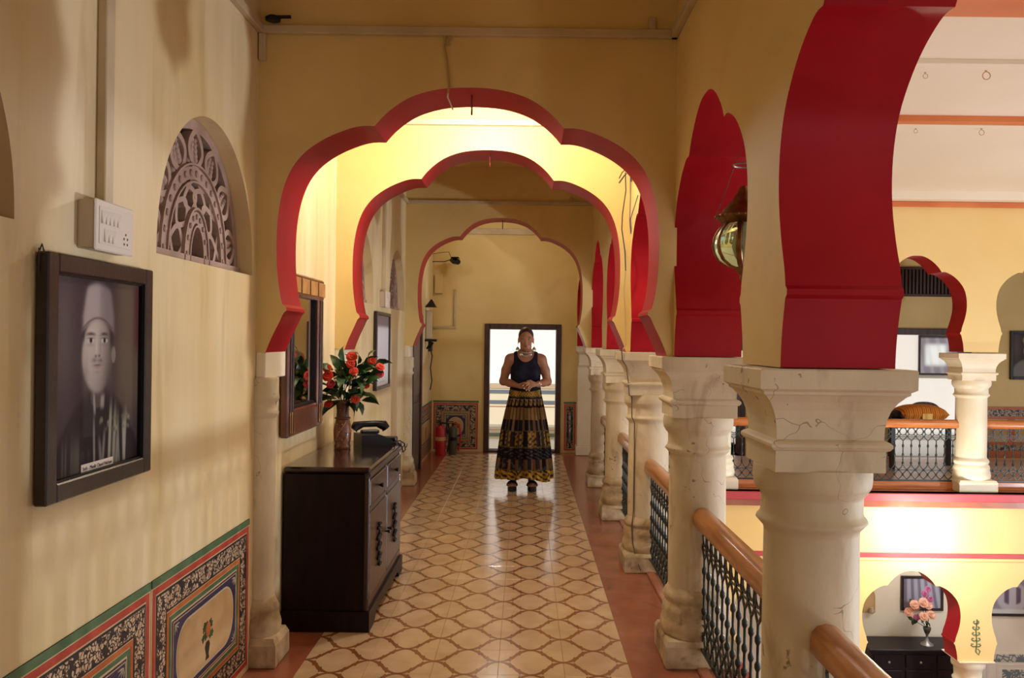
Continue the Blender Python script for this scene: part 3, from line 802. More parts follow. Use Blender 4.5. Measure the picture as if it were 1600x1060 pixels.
railing(.845, 7.425, .845, 8.765, 'iron railing with handrail just before the farthest column', 15, RG)
FG = 'iron railings of the far gallery'
railing(1.0, 8.93, 1.90, 8.93, 'far gallery railing section behind the second corridor column', 10, FG, 'handrail_across', -.012, 'handrail_across', .085)
railing(2.19, 8.93, 3.26, 8.93, 'far gallery railing section seen between the two nearest corridor columns', 12, FG, 'handrail_across', -.012, 'handrail_across', .085)
railing(3.55, 8.93, 4.61, 8.93, 'far gallery railing section in front of the orange cushion', 12, FG, 'handrail_across', -.012, 'handrail_across', .085)
railing(4.90, 8.93, 5.96, 8.93, 'far gallery railing section below the framed portrait at the right edge', 12, FG, 'handrail_across', -.012, 'handrail_across', .085)

# ------------------------------------------------------------------ pierced stone windows in the left wall
def jali(name, cy, lab):
    r = thing('lattice_window', lab, 'stone lattice', (WX - .085, cy, SILL), group='pierced stone lunettes')
    def arc(kx, kz, n=24, t0=0, t1=PI): return [(0, .5 * kx * math.cos(t), .58 * kz * math.sin(t) ** .92 if math.sin(t) > 1e-9 else 0) for t in [t0 + (t1 - t0) * k / n for k in range(n + 1)]]
    D = .018
    mb = MB(); mb.tube(arc(.955, .96), .030, 4, flatten=(.8, 1), up=(1, 0, 0))
    mb.box(-.02, .03, -.5, .5, 0, .035); mb.build('outer_frame', 'jali', r)
    def ribbon(mb, pts, w, d=.018):
        n = len(pts); left = []; right = []
        for i in range(n):
            a = Vector(pts[max(i - 1, 0)]); b = Vector(pts[min(i + 1, n - 1)])
            t = (b - a).normalized(); nn = Vector((0, -t.z, t.y))
            left.append(Vector(pts[i]) + nn * w / 2); right.append(Vector(pts[i]) - nn * w / 2)
        rings = [[(l.x - d, l.y, l.z), (l.x + d, l.y, l.z), (q.x + d, q.y, q.z), (q.x - d, q.y, q.z)] for l, q in zip(left, right)]
        mb.loft(rings, 0, False, True)
    mb = MB(); ribbon(mb, arc(.60, .63), .050, .020); ribbon(mb, arc(.66, .69), .008, .028); ribbon(mb, arc(.54, .57), .008, .028)
    for k in range(17):
        t = PI * (k + .5) / 17
        mb.sphere((.022, .5 * .60 * math.cos(t), .58 * .63 * math.sin(t) ** .92), (.008, .014, .014), 6)
    mb.build('middle_band', 'jali', r)
    mb = MB(); ribbon(mb, arc(.19, .33), .045, .024); ribbon(mb, arc(.25, .39), .009, .03)
    ribbon(mb, arc(.14, .27), .008, .03)
    for k in range(9):
        t = PI * (k + .5) / 9
        mb.sphere((.026, .5 * .195 * math.cos(t), .58 * .335 * math.sin(t) ** .92), (.008, .012, .012), 6)
    mb.build('small_arch', 'jali', r)
    # radial pointed loops with carved leaves in the outer ring
    for k in range(7):
        t = PI * (k + .5) / 7
        c0 = Vector((0, .5 * .64 * math.cos(t), .58 * .67 * math.sin(t) ** .92)); c1 = Vector((0, .5 * .93 * math.cos(t), .58 * .93 * math.sin(t) ** .92))
        ax = (c1 - c0); Ln = ax.length; ax.normalize(); nn = Vector((0, -ax.z, ax.y))
        loop = []
        for q in range(17):
            s_ = q / 16
            w = .076 * math.sin(PI * min(1, s_)) ** .8 * (1 - .25 * s_)
            loop.append(tuple(c0 + ax * Ln * s_ + nn * w))
        loop2 = [tuple(c0 + ax * Ln * (q / 16) - nn * .076 * math.sin(PI * q / 16) ** .8 * (1 - .25 * q / 16)) for q in range(17)]
        mb = MB(); ribbon(mb, loop, .024, .018); ribbon(mb, loop2, .024, .018)
        # web between this loop and the next
        mb.sphere(tuple(c0 + nn * .055 + ax * .01), (.018, .018, .026), 6)
        mb.sphere(tuple(c0 - nn * .055 + ax * .01), (.018, .018, .026), 6)
        o = mb.build('petal_loop', 'jali', r)
        mb = MB()
        mb.tube([tuple(c0 + ax * Ln * .1), tuple(c0 + ax * Ln * .82)], [.010, .005], 6)
        for q in range(5):
            s_ = .22 + .13 * q; w = .034 * (1 - .1 * q)
            for sg in (-1, 1):
                p = c0 + ax * Ln * s_ + nn * sg * w * .7
                mb.sphere(tuple(p + Vector((.004, 0, 0))), (.012, w * .62, w * .62), 6)
        mb.build('carved_leaf', 'jali', r)
    # interlaced loops in the inner ring
    for k in range(6):
        t = PI * (k + .5) / 6
        c0 = Vector((0, .5 * .24 * math.cos(t), .58 * .38 * math.sin(t) ** .92)); c1 = Vector((0, .5 * .55 * math.cos(t), .58 * .60 * math.sin(t) ** .92))
        ax = (c1 - c0); Ln = ax.length; ax.normalize(); nn = Vector((0, -ax.z, ax.y))
        mb = MB()
        for sg in (-1, 1):
            ribbon(mb, [tuple(c0 + ax * Ln * (q / 14) + nn * sg * .062 * math.sin(PI * 1.32 * q / 14)) for q in range(15)], .021, .016)
        mb.build('interlaced_loop', 'jali', r)
    return r
J0 = jali('a', 3.34, 'pierced mauve stone lunette with carved leaves above and right of the nearer switch box')
dup(J0, (WX - .085, 8.20, SILL), 'small far pierced stone lunette beyond the second arch')
dup(J0, (WX - .085, 1.55, SILL), 'pierced stone lunette whose right edge shows at the far left')
dup(J0, (WX - .085, 6.41, SILL), 'pierced stone lunette half hidden by the second arch')

# ------------------------------------------------------------------ painted dado panels
def ring_frame(y0, y1, z0, z1, wy, wz, d, mats):
    mb = MB()
    mb.box(0, d, y0, y0 + wy, z0, z1); mb.box(0, d, y1 - wy, y1, z0, z1)
    mb.box(0, d, y0 + wy, y1 - wy, z0, z0 + wz); mb.box(0, d, y0 + wy, y1 - wy, z1 - wz, z1)
    return mb
def round_rect(y0, y1, z0, z1, r, n=8):
    out = []
    for cx, cz, a0 in ((y1 - r, z1 - r, 0), (y0 + r, z1 - r, 90), (y0 + r, z0 + r, 180), (y1 - r, z0 + r, 270)):
        out += [(cx + r * math.cos(R(a0 + 90 * k / n)), cz + r * math.sin(R(a0 + 90 * k / n))) for k in range(n + 1)]
    return out
def dado(y0, W, lab, flower=0, rz=0.0, loc=None, H=.69, inner=True):
    r = thing('painted_dado', lab, 'dado panel', loc or (WX, y0, 0), rz, 'painted dado panels')
    mb = MB(); mb.box(0, .003, 0, W, .0, H); mb.build('ground', 'dado_cream', r)
    mb = MB(); mb.box(0, .006, 0, W, H - .026, H); mb.build('top_stripe', 'green', r)
    def fr(i, w, mat, name, d):
        a, b, c, e = i
        ring_frame(a, b, c, e, w, w, d, None).build(name, mat, r)
        return (a + w, b - w, c + w, e - w)
    b = (0.008, W - .008, .030, H - .032)
    b = fr(b, .022, 'dado_red', 'border_stripe', .0045)
    b = (b[0] + .006, b[1] - .006, b[2] + .006, b[3] - .006)
    b = fr(b, .008, 'dado_black', 'border_stripe', .0045)
    b = fr(b, .068 if inner else .05, 'floral', 'scroll_border', .004)
    b = fr(b, .007, 'dado_black', 'border_stripe', .0045)
    b = (b[0] + .004, b[1] - .004, b[2] + .004, b[3] - .004)
    b = fr(b, .017, 'dado_orange', 'border_stripe', .0045)
    b = (b[0] + .004, b[1] - .004, b[2] + .004, b[3] - .004)
    if b[1] - b[0] > .2:
        b = fr(b, .016, 'green', 'border_stripe', .0045)
        b = (b[0] + .008, b[1] - .008, b[2] + .008, b[3] - .008)
        mb = MB(); mb.box(0, .0045, *b); mb.build('blue_field', 'blue_scroll', r)
        mb = ring_frame(b[0] + .006, b[1] - .006, b[2] + .006, b[3] - .006, .003, .003, .0055, None); mb.build('hairline', 'dado_cream', r)
        for sy, yy in ((1, b[0] + .03), (-1, b[1] - .03)):
            for sz, zz in ((1, b[2] + .03), (-1, b[3] - .03)):
                mb = MB()
                for q in range(4):
                    t0 = q * PI / 6
                    mb.tube([(.005, yy - sy * .01 + sy * .004 * math.cos(t0) + sy * s_ * .034 * math.cos(t0), zz - sz * .01 + sz * s_ * .034 * math.sin(t0)) for s_ in (0, .5, 1)], [.001, .0035, .001], 4)
                mb.build('corner_spray', 'plastic_shade', r)
        c = (b[0] + .044, b[1] - .044, b[2] + .038, b[3] - .038)
        rr = (c[3] - c[2]) * .44
        mb = MB(); mb.poly(round_rect(c[0] - .008, c[1] + .008, c[2] - .008, c[3] + .008, rr + .006), (0, .0052), 0, map3=my); mb.build('cartouche_edge', 'plastic_shade', r)
        mb = MB(); mb.poly(round_rect(*c, rr), (0, .0062), 0, map3=my); mb.build('cartouche', 'dado_sand', r)
        cy, cz = (c[0] + c[1]) / 2, c[2]
        hgt = (c[3] - c[2])
        # painted vase with red flower and green leaves
        mb = MB(); mb.poly([(cy - .020, cz + .012), (cy + .020, cz + .012), (cy + .012, cz + .03), (cy + .026, cz + hgt * .28), (cy + .014, cz + hgt * .36), (cy - .014, cz + hgt * .36), (cy - .026, cz + hgt * .28), (cy - .012, cz + .03)], (0, .0072), 0, map3=my)
        mb.build('painted_vase', 'dado_black', r)
        random.seed(5 + flower)
        mb = MB()
        for q in range(20):
            a = random.uniform(.1, PI - .1); l = random.uniform(.02, .07)
            py, pz = cy + l * .75 * math.cos(a), cz + hgt * .50 + l * 1.0 * math.sin(a) - .02
            mb.poly([(py + .014 * math.cos(a + t) * (1 if k % 2 == 0 else .55), pz + .016 * math.sin(a + t) * (1 if k % 2 == 0 else .55)) for k, t in enumerate([2 * PI * k / 8 for k in range(8)])], (0, .0078 + q * .00005), 0, map3=my)
        mb.build('painted_leaves', 'leaf', r)
        mb = MB(); mb.poly([(cy + .024 * math.cos(t), cz + hgt * .56 + .030 * math.sin(t)) for t in [2 * PI * k / 14 for k in range(14)]], (0, .0095), 0, map3=my)
        mb.build('painted_flower', 'dado_orange', r)
    else:
        mb = MB(); mb.box(0, .0045, *b); mb.build('dark_field', 'grey_scroll', r)
    return r
dado(2.83, 1.00, 'painted dado panel with flower vase cartouche, against the nearest pilaster', 0)
dado(1.82, 1.00, 'painted dado panel at the bottom left corner, second from the pilaster', 1)
dado(.82, 1.00, 'painted dado panel third from the pilaster, out of view', 2)
dado(9.95, 1.40, 'painted dado panel on the left wall beside the fire extinguishers', 3)
dado(0, .62, 'square painted panel on the end wall behind the fire extinguishers', 4, rz=-PI / 2, loc=(-1.235, 11.40, 0))
dado(0, .17, 'narrow painted panel on the end wall right of the doorway', 5, rz=-PI / 2, loc=(.54, 11.40, 0), inner=False)
def frieze(x0, x1, lab):
    r = thing('painted_dado', lab, 'dado panel', (x0, 11.398, 0), -PI / 2, 'painted dado of the far gallery')
    W = x1 - x0
    mb = MB(); mb.box(0, .004, 0, W, .0, .70); mb.build('ground', 'dado_orange', r)
    mb = MB(); mb.box(0, .008, 0, W, .67, .70); mb.build('top_stripe', 'dado_orange', r)
    mb = MB(); mb.box(0, .007, 0, W, .57, .66); mb.build('scroll_border', 'floral', r)
    mb = MB(); mb.box(0, .007, 0, W, .10, .18); mb.build('scroll_border', 'floral', r)
    for k in range(int(W / .5)):
        mb = MB(); mb.box(0, .009, .06 + k * .5, .46 + k * .5, .22, .53); mb.build('field', 'dado_sand', r)
    return r
frieze(6.10, 8.8, 'painted dado on the far gallery wall below the framed portrait')
frieze(3.1, 4.9, 'painted dado on the far gallery wall left of the doorway')

gd = thing('painted_dado', 'grey scrollwork dado along the ground floor wall at the right', 'dado panel', (5.55, 11.149, -3.17), -PI / 2)
q = MB(); q.box(0, .006, 0, 3.0, 0, .63); q.build('ground', 'cream_wall', gd)
q = MB(); q.box(0, .012, 0, 3.0, .50, .60); q.build('scroll_border', 'grey_scroll', gd)
for k in range(4):
    q = ring_frame(.06 + .7 * k, .66 + .7 * k, .05, .47, .03, .03, .012, None); q.build('panel_border', 'plastic', gd)
    q = MB(); q.box(0, .010, .14 + .7 * k, .58 + .7 * k, .12, .40); q.build('field', 'grey_scroll', gd)
# ------------------------------------------------------------------ doorway at the end of the corridor
df = MB()
for a in ((-.545, -.475, 11.37, 11.62, 0, 1.74), (.425, .495, 11.37, 11.62, 0, 1.74), (-.475, .425, 11.37, 11.62, 1.665, 1.74)): df.box(*a, b=.006)
struct('door_1', df, 'door_wood', 'dark wooden door frame standing open onto bright daylight at the corridor end', 'door frame')
df = MB(); df.box(-.475, .425, 11.38, 11.60, -.005, .02, b=.004); df.build('threshold', 'dark_void', bpy.data.objects['door_1'])
# terrace beyond: floor and a parapet wall painted with bands
tf = MB(); tf.box(-3, 3.2, 11.6, 15.5, -.12, -.01)
struct('floor', tf, 'cream_wall', 'sunlit terrace floor beyond the end doorway', 'floor')
pw = MB(); pw.box(-3, 3.2, 13.6, 13.8, -.1, .82)
par = struct('wall_parapet', pw, 'cream_wall', 'banded terrace parapet seen low through the end doorway', 'wall')
M['band_blue'] = flat('slate_blue_band', (0.16, 0.19, 0.24), 0.6)
M['band_green'] = flat('grey_green_band', (0.20, 0.24, 0.20), 0.6)
M['band_pink'] = flat('salmon_band', (0.66, 0.36, 0.26), 0.6)
M['band_sand'] = flat('sand_band', (0.60, 0.46, 0.34), 0.6)
for z0, z1, m_ in ((.74, .82, 'band_sand'), (.66, .715, 'band_blue'), (.49, .545, 'band_blue'), (.445, .455, 'band_pink'), (.085, .095, 'band_pink'), (.0, .055, 'band_blue')):
    q = MB(); q.box(-3, 3.2, 13.592, 13.6, z0, z1); q.build('painted_band', m_, par)
ub = MB(); ub.box(-3.2, 3.2, 15.4, 15.5, -.1, 4.5)
struct('wall_terrace', ub, 'white_wall', 'tall white sunlit wall beyond the terrace parapet', 'wall')
ub = MB(); ub.box(-3, 3.2, 13.05, 13.4, -.1, -.005 + .18)
st_ = struct('trim_10', ub, 'cream_wall', 'low step along the foot of the terrace parapet', 'step')
for z0, z1, m_ in ((.02, .075, 'band_green'), (.12, .13, 'band_pink')):
    q = MB(); q.box(-3, 3.2, 13.042, 13.05, z0, z1); q.build('painted_band', m_, st_)

# door on the left wall past the third arch
dd = MB(); dd.box(WX, WX + .05, 9.10, 9.17, 0, 1.80, b=.005); dd.box(WX, WX + .05, 9.83, 9.90, 0, 1.80, b=.005); dd.box(WX, WX + .05, 9.17, 9.83, 1.73, 1.80, b=.005)
d2 = struct('door_2', dd, 'door_wood', 'dark wooden side door on the left wall just past the third arch', 'door')
for z0, z1 in ((.08, .80), (.88, 1.66)):
    q = MB(); q.box(WX + .02, WX + .035, 9.25, 9.75, z0, z1, b=.01); q.build('door_panel', 'door_wood', d2)
q = MB(); q.box(WX, WX + .022, 9.17, 9.83, 0, 1.73); q.build('door_leaf', 'door_wood', d2)

# far gallery doorway into a white room
df = MB()
for a in ((4.95, 5.02, 11.36, 11.62, 0, 1.66), (5.98, 6.05, 11.36, 11.62, 0, 1.66), (4.9, 6.09, 11.35, 11.62, 1.66, 1.745)): df.box(*a, b=.006)
struct('door_3', df, 'door_wood', 'dark door frame with heavy lintel in the far gallery', 'door frame')
df = MB()
for a in ((1.7, 1.77, 11.36, 11.62, 0, 1.66), (2.93, 3.0, 11.36, 11.62, 0, 1.66), (1.65, 3.05, 11.35, 11.62, 1.66, 1.745)): df.box(*a, b=.006)
struct('door_4', df, 'door_wood', 'dark door frame in the far gallery behind the nearer columns', 'door frame')
wr = MB()
wr.box(.9, 7.2, 13.6, 13.7, -.1, 2.9); wr.box(7.1, 7.2, 11.6, 13.6, -.1, 2.9); wr.box(.9, 7.2, 11.6, 13.6, -.15, -.01)
struct('wall_room', wr, 'white_wall', 'white walls of the bright room behind the far gallery', 'wall')
vent = MB()
for a in ((5.0, 5.9, 11.36, 11.40, 2.18, 2.215), (5.0, 5.9, 11.36, 11.40, 2.545, 2.58), (5.0, 5.03, 11.36, 11.40, 2.215, 2.545), (5.87, 5.9, 11.36, 11.40, 2.215, 2.545)): vent.box(*a, b=.003)
vt = struct('window_1', vent, 'door_wood', 'dark wooden slatted vent above the far gallery doorway', 'vent')
q = MB(); q.box(5.0, 5.9, 11.5, 11.52, 2.18, 2.58); q.build('backing', 'dark_void', vt)
s0 = None
for k in range(17):
    x = 5.06 + k * .049
    if s0 is None:
        q = MB(); q.box(-.014, .014, -.015, .015, -.165, .165); s0 = q.build('slat', 'door_wood', vt, (x, 11.385, 2.38))
    else: copy_part(s0, vt, (x, 11.385, 2.38))

# ------------------------------------------------------------------ small wall fittings
def switch_box(y, z, lab):
    r = thing('switch_box', lab, 'switch box', (WX, y, z), group='cream switch boxes on the left wall')
    mb = MB(); mb.box(0, .075, -.145, .145, -.085, .085, b=.004); mb.build('back_box', 'plastic_shade', r)
    mb = MB(); mb.box(.075, .087, -.150, .150, -.090, .090, b=.006); mb.box(.087, .090, -.125, .125, -.066, .066, b=.002); mb.build('cover_plate', 'plastic', r)
    s1 = None
    for j, (zz, n) in enumerate(((.030, 5), (-.034, 3))):
        for i in range(n):
            yy = -.100 + i * .030 + (.022 if j else 0)
            if s1 is None:
                q = MB(); q.add([(0, -.013, -.024), (0, .013, -.024), (0, .013, .024), (0, -.013, .024), (.009, -.013, -.024), (.004, .013, -.024), (.0085, .013, .024), (.002, -.013, .024)],
                                [(0, 1, 2, 3), (4, 5, 6, 7), (0, 4, 7, 3), (1, 2, 6, 5), (0, 1, 5, 4), (3, 7, 6, 2)])
                s1 = q.build('rocker_switch', 'plastic', r, (.089, yy, zz))
            else: copy_part(s1, r, (.089, yy, zz))
    q = MB()
    for a, b in ((0, .022), (-.014, .006), (.014, .006), (-.013, -.014), (.013, -.014)): q.lathe([(.004, 0), (.004, .002)], n=8) if False else q.box(.0895, .0912, .080 + a - .0035, .080 + a + .0035, -.036 + b - .004, -.036 + b + .004)
    q.build('socket_hole', 'black', r)
    r.scale = (.62, .75, .80)
    return r
sb = switch_box(2.445, 1.83, 'cream switch box with eight rockers just above the nearer portrait')
dup(sb, (WX, 7.32, 1.86), 'small cream switch box above the white framed picture, beyond the second arch')
# ------------------------------------------------------------------ framed pictures
def paint_grid(name, W, H, nx, nz, fn, mat, parent, x=.012, axis='y'):
    """flat printed sheet: a grid whose vertex colours are the printed image"""
    s_ = np.linspace(0, 1, nx); t_ = np.linspace(0, 1, nz)
    Sg, Tg = np.meshgrid(s_, t_)
    colr = np.clip(fn(Sg, Tg), 0, 1)
    vs = [(x, a * W, b * H) for b in t_ for a in s_]
    fs = [(j * nx + i, j * nx + i + 1, (j + 1) * nx + i + 1, (j + 1) * nx + i) for j in range(nz - 1) for i in range(nx - 1)]
    me = bpy.data.meshes.new(name); me.from_pydata(vs, [], fs)
    me.materials.append(M[mat])
    ca = me.color_attributes.new('paint', 'FLOAT_COLOR', 'POINT')
    buf = np.ones((nx * nz, 4), np.float32); buf[:, :3] = colr.reshape(-1, 3)
    ca.data.foreach_set('color', buf.ravel())
    o = bpy.data.objects.new(name, me); COL.objects.link(o); o.parent = parent
    return o
def G(x, y, cx, cy, sx, sy, p=2.0): return np.exp(-(np.abs((x - cx) / sx) ** p + np.abs((y - cy) / sy) ** p))
def sstep(v, e=.01): return 1 / (1 + np.exp(-np.clip(v / e, -40, 40)))
def mixc(img, m, c): return img * (1 - m[..., None]) + np.array(c) * m[..., None]
def ell(s, t, cx, cy, rx, ry, e=.02): return sstep(1 - ((s - cx) / rx) ** 2 - ((t - cy) / ry) ** 2, e * 3)
def portrait(s, t, turban=False):
    rng = np.random.RandomState(3)
    img = np.zeros(s.shape + (3,)); img[:] = (.055, .036, .040)
    img = mixc(img, .8 * G(s, t, .12, .72, .12, .35), (.13, .10, .10))
    img = mixc(img, sstep(s - .72, .03) * sstep(t - .3, .05) * .75, (.15, .11, .075))
    img = mixc(img, sstep(s - .93, .015) * sstep(t - .62, .02) * .8, (.11, .02, .03))
    # coat and shoulders
    sh = sstep(.41 - t - 1.6 * np.abs(s - .5) ** 2.2, .012)
    img = mixc(img, sh, (.022, .014, .018))
    img = mixc(img, sh * .35 * G(s, t, .2, .2, .1, .25), (.07, .05, .045))
    # neck
    img = mixc(img, ell(s, t, .49, .385, .080, .06), (.085, .065, .06))
    # bright decorations and ribbons lower right
    for k in range(16):
        cx = .40 + .6 * rng.rand(); top = .10 + .16 * rng.rand(); c = .10 + .30 * rng.rand()
        lean = (rng.rand() - .5) * .3
        m = G(s - lean * (t - .1), t, cx, top * .62, .009 + .008 * rng.rand(), top * .7, 4)
        img = mixc(img, m * .75, (c, c * (.8 + .2 * rng.rand()), c * (.6 + .4 * rng.rand())))
    for k in range(30):
        cx = .50 + .42 * rng.rand(); cz = .19 + .075 * rng.rand(); c = .09 + .2 * rng.rand()
        img = mixc(img, G(s, t, cx, cz, .012, .010) * .9, (c, c * .9, c * .6))
    for k in range(8):
        cx = .10 + .3 * rng.rand()
        img = mixc(img, G(s, t, cx, .05, .010, .12, 3) * .5, (.13, .11, .09))
    # collar
    img = mixc(img, G(s, t, .445 + .12 * (.40 - t), .35, .012, .055, 4), (.28, .25, .24))
    img = mixc(img, G(s, t, .545 - .05 * (.40 - t), .355, .022, .035, 4), (.30, .26, .22))
    # face
    face = ell(s, t, .485, .600, .172, .195)
    shade = (.50 - .9 * (s - .42) ** 2 * 3 - .30 * sstep(s - .56, .05) + .05 * G(s, t, .43, .72, .08, .06) - .12 * sstep(.49 - t, .03))
    fc = np.stack([shade * .98, shade * .82, shade * .76], -1)
    img = img * (1 - face[..., None]) + fc * face[..., None]
    # ear and dark hair at the side
    img = mixc(img, ell(s, t, .668, .60, .026, .045), (.24, .19, .16))
    img = mixc(img, G(s, t, .642, .70, .022, .065, 3) * .9, (.03, .02, .02)); img = mixc(img, G(s, t, .325, .72, .014, .05, 3) * .8, (.04, .03, .03)); img = mixc(img, G(s, t, .62, .50, .05, .10) * .55, (.12, .09, .08)); img = mixc(img, G(s, t, .35, .50, .03, .08) * .4, (.18, .13, .12))
    # brows, eyes, nose, moustache, mouth
    for cx, w in ((.405, .052), (.560, .046)):
        img = mixc(img, G(s, t + .35 * (s - cx) ** 2 * 5, cx, .712, w, .009, 3) * .9, (.05, .03, .03))
        img = mixc(img, ell(s, t, cx, .677, .036, .013), (.52, .46, .44))
        img = mixc(img, ell(s, t, cx, .678, .016, .014), (.02, .015, .015))
        img = mixc(img, G(s, t, cx, .690, .040, .004) * .9, (.04, .03, .03))
        img = mixc(img, G(s, t, cx, .655, .04, .008) * .4, (.20, .14, .13))
    img = mixc(img, G(s, t, .512, .645, .010, .055) * .45, (.20, .15, .14))
    img = mixc(img, G(s, t, .468, .64, .010, .05) * .5, (.66, .58, .55))
    img = mixc(img, (G(s, t, .462, .596, .013, .007) + G(s, t, .500, .597, .013, .007)).clip(0, 1) * .9, (.05, .03, .03))
    img = mixc(img, (G(s, t, .448, .575, .030, .012) + G(s, t, .515, .572, .030, .012)).clip(0, 1) * .6, (.07, .05, .05))
    img = mixc(img, G(s, t, .482, .548, .046, .006, 2) * .95, (.13, .05, .05))
    img = mixc(img, G(s, t, .482, .537, .034, .008) * .6, (.34, .18, .17))
    img = mixc(img, G(s, t, .482, .512, .04, .008) * .35, (.18, .13, .12))
    # cap
    capm = sstep(t - (.785 - 2.0 * (s - .485) ** 2 + .0), .006) * sstep(.175 - .28 * np.maximum(t - .80, 0) - np.abs(s - .495), .008) * sstep(.975 - t - 1.6 * (s - .49) ** 2, .006)
    cc = .30 + .10 * sstep(.50 - s, .01) - .10 * sstep(s - .53, .02)
    cfc = np.stack([cc, cc * .82, cc * .82], -1)
    img = img * (1 - capm[..., None]) + cfc * capm[..., None]
    img = mixc(img, G(t, 0 * t, .795 - 2.0 * (s - .485) ** 2, 0, .006, 1) * (np.abs(s - .485) < .17) * .8, (.10, .06, .06))
    if turban: img = mixc(img, ell(s, t, .49, .84, .21, .12), (.32, .25, .12)); 
    return img
def frame_mb(W, H, w, d):
    mb = MB()
    for a in ((0, w, 0, H), (W - w, W, 0, H)): mb.box(0, d, a[0], a[1], a[2], a[3], b=.004)
    mb.box(0, d, w, W - w, 0, w, b=.004); mb.box(0, d, w, W - w, H - w, H, b=.004)
    return mb
def text_obj(name, body, size, loc, rot, mat, parent, ext=.0004, sx=1.0):
    cu = bpy.data.curves.new(name, 'FONT'); cu.body = body; cu.size = size; cu.extrude = ext
    cu.align_x = 'CENTER'; cu.align_y = 'CENTER'
    t = bpy.data.objects.new(name, cu); COL.objects.link(t)
    cu.resolution_u = 2
    bpy.context.view_layer.update()
    me = bpy.data.meshes.new_from_object(t.evaluated_get(bpy.context.evaluated_depsgraph_get()))
    bpy.data.objects.remove(t); bpy.data.curves.remove(cu)
    me.materials.clear(); me.materials.append(M[mat])
    t = bpy.data.objects.new(name, me); COL.objects.link(t)
    t.rotation_euler = rot; t.location = loc; t.scale = (sx, 1, 1); t.parent = parent
    return t
# wall portrait (faces +X); local: X out of the wall, Y along, Z up
pf = thing('framed_portrait', 'large dark-framed portrait of a man in a pale cap on the left wall', 'picture', (WX + .004, 2.135, 1.08))
frame_mb(.60, .652, .050, .034).build('frame', 'frame_wood', pf)
q = MB()
for a in ((.045, .055, .045, .607), (.545, .555, .045, .607), (.045, .555, .045, .055), (.045, .555, .597, .607)): q.box(.010, .024, *a)
q.build('inner_lip', 'black', pf)
q = MB(); q.box(0, .011, .02, .58, .02, .632); q.build('backing', 'black', pf)
pic = paint_grid('print', .50, .552, 150, 165, portrait, 'print_glazed', pf, x=0.0125); pic.location = (0, .05, .05)
q = MB(); q.box(.0127, .0145, .205, .385, .050, .076); q.build('caption_strip', 'plastic', pf)
text_obj('caption_text', 'Seth - Manik Chand Nathani', .0145, (.0148, .295, .063), (R(90), 0, R(90)), 'black', pf)
q = MB(); q.tube([(.004, .01, .655), (.004, .02, .672), (.004, .03, .654)], .002, 5); q.tube([(.01, -.004, .60), (.012, -.008, .66)], .0015, 5); q.build('hanging_wire', 'wire_dark', pf)

def white_print(s, t):
    img = np.zeros(s.shape + (3,)); img[:] = (.78, .78, .82)
    img = mixc(img, sstep(t - .83, .01), (.25, .20, .20))
    img = mixc(img, G(s, t, .5, .07, .25, .012, 4) * .5, (.3, .3, .3))
    return img
p2 = thing('framed_picture', 'narrow white glazed picture in a thin dark frame beyond the second arch', 'picture', (WX + .004, 6.92, 1.085))
frame_mb(.70, .66, .030, .03).build('frame', 'frame_wood', p2)
paint_grid('print', .66, .62, 12, 60, white_print, 'print_glazed', p2, x=.014).location = (0, .02, .02)
# far portrait on the gallery wall (faces -Y)
p3 = thing('framed_portrait', 'far gallery framed portrait of a turbaned man, cut by the right edge', 'picture', (6.58, 11.396, 1.07), -PI / 2)
frame_mb(.56, .66, .040, .03).build('frame', 'frame_wood', p3)
def turb(s, t):
    im = portrait(s, t, True); im = mixc(im, ell(s, t, .5, .10, .5, .32), (.20, .20, .18)); return im
paint_grid('print', .50, .60, 70, 84, turb, 'print_glazed', p3, x=.014).location = (0, .03, .03)
# glazed picture inside the white room; its window reflections are painted into the colours
def painted_reflection(s, t):
    img = np.zeros(s.shape + (3,)); img[:] = (.22, .20, .25)
    img = mixc(img, G(s, t, .24, .5, .17, .30, 8), (.80, .86, .92)); img = mixc(img, G(s, t, .82, .5, .14, .30, 8), (.70, .76, .84))
    img = mixc(img, sstep(np.sin(s * 40 + 4 * t) - .4, .2) * .3, (.5, .5, .56))
    return img
p4 = thing('framed_picture', 'large glazed picture with painted reflections, on the white room wall past the far gallery doorway', 'picture', (6.37, 13.596, 1.04), -PI / 2)
frame_mb(1.1, .65, .03, .03).build('frame', 'frame_wood', p4)
paint_grid('print', 1.04, .59, 60, 40, painted_reflection, 'print_glazed', p4, x=.014).location = (0, .03, .03)
# ground floor pictures
def building(s, t):
    img = np.zeros(s.shape + (3,)); img[:] = (.30, .28, .34)
    img = mixc(img, ell(s, t, .5, .45, .38, .40), (.52, .50, .56))
    img = mixc(img, sstep(np.sin(s * 22) - .3, .1) * ell(s, t, .5, .50, .30, .26), (.15, .11, .16))
    img = mixc(img, sstep(.12 - t, .01), (.66, .66, .66))
    return img
def drape(s, t):
    img = np.zeros(s.shape + (3,)); img[:] = (.40, .40, .48)
    img = mixc(img, sstep(np.sin(s * 30 + 5 * t * s) - .2, .2), (.18, .16, .22)); img = mixc(img, sstep(.22 - t, .02) * sstep(.6 - s, .02), (.16, .11, .12))
    return img
p5 = thing('framed_picture', 'ground floor picture of an arched building, at the right edge', 'picture', (6.20, 11.148, -2.06), -PI / 2)
frame_mb(.62, .55, .035, .03).build('frame', 'frame_wood', p5)
paint_grid('print', .55, .48, 50, 44, building, 'print_glazed', p5, x=.014).location = (0, .035, .035)
p6 = thing('framed_picture', 'ground floor framed picture above the vase of pink flowers', 'picture', (5.03, 11.148, -2.0), -PI / 2)
frame_mb(.56, .46, .035, .03).build('frame', 'frame_wood', p6)
paint_grid('print', .49, .39, 50, 40, drape, 'print_glazed', p6, x=.014).location = (0, .035, .035)
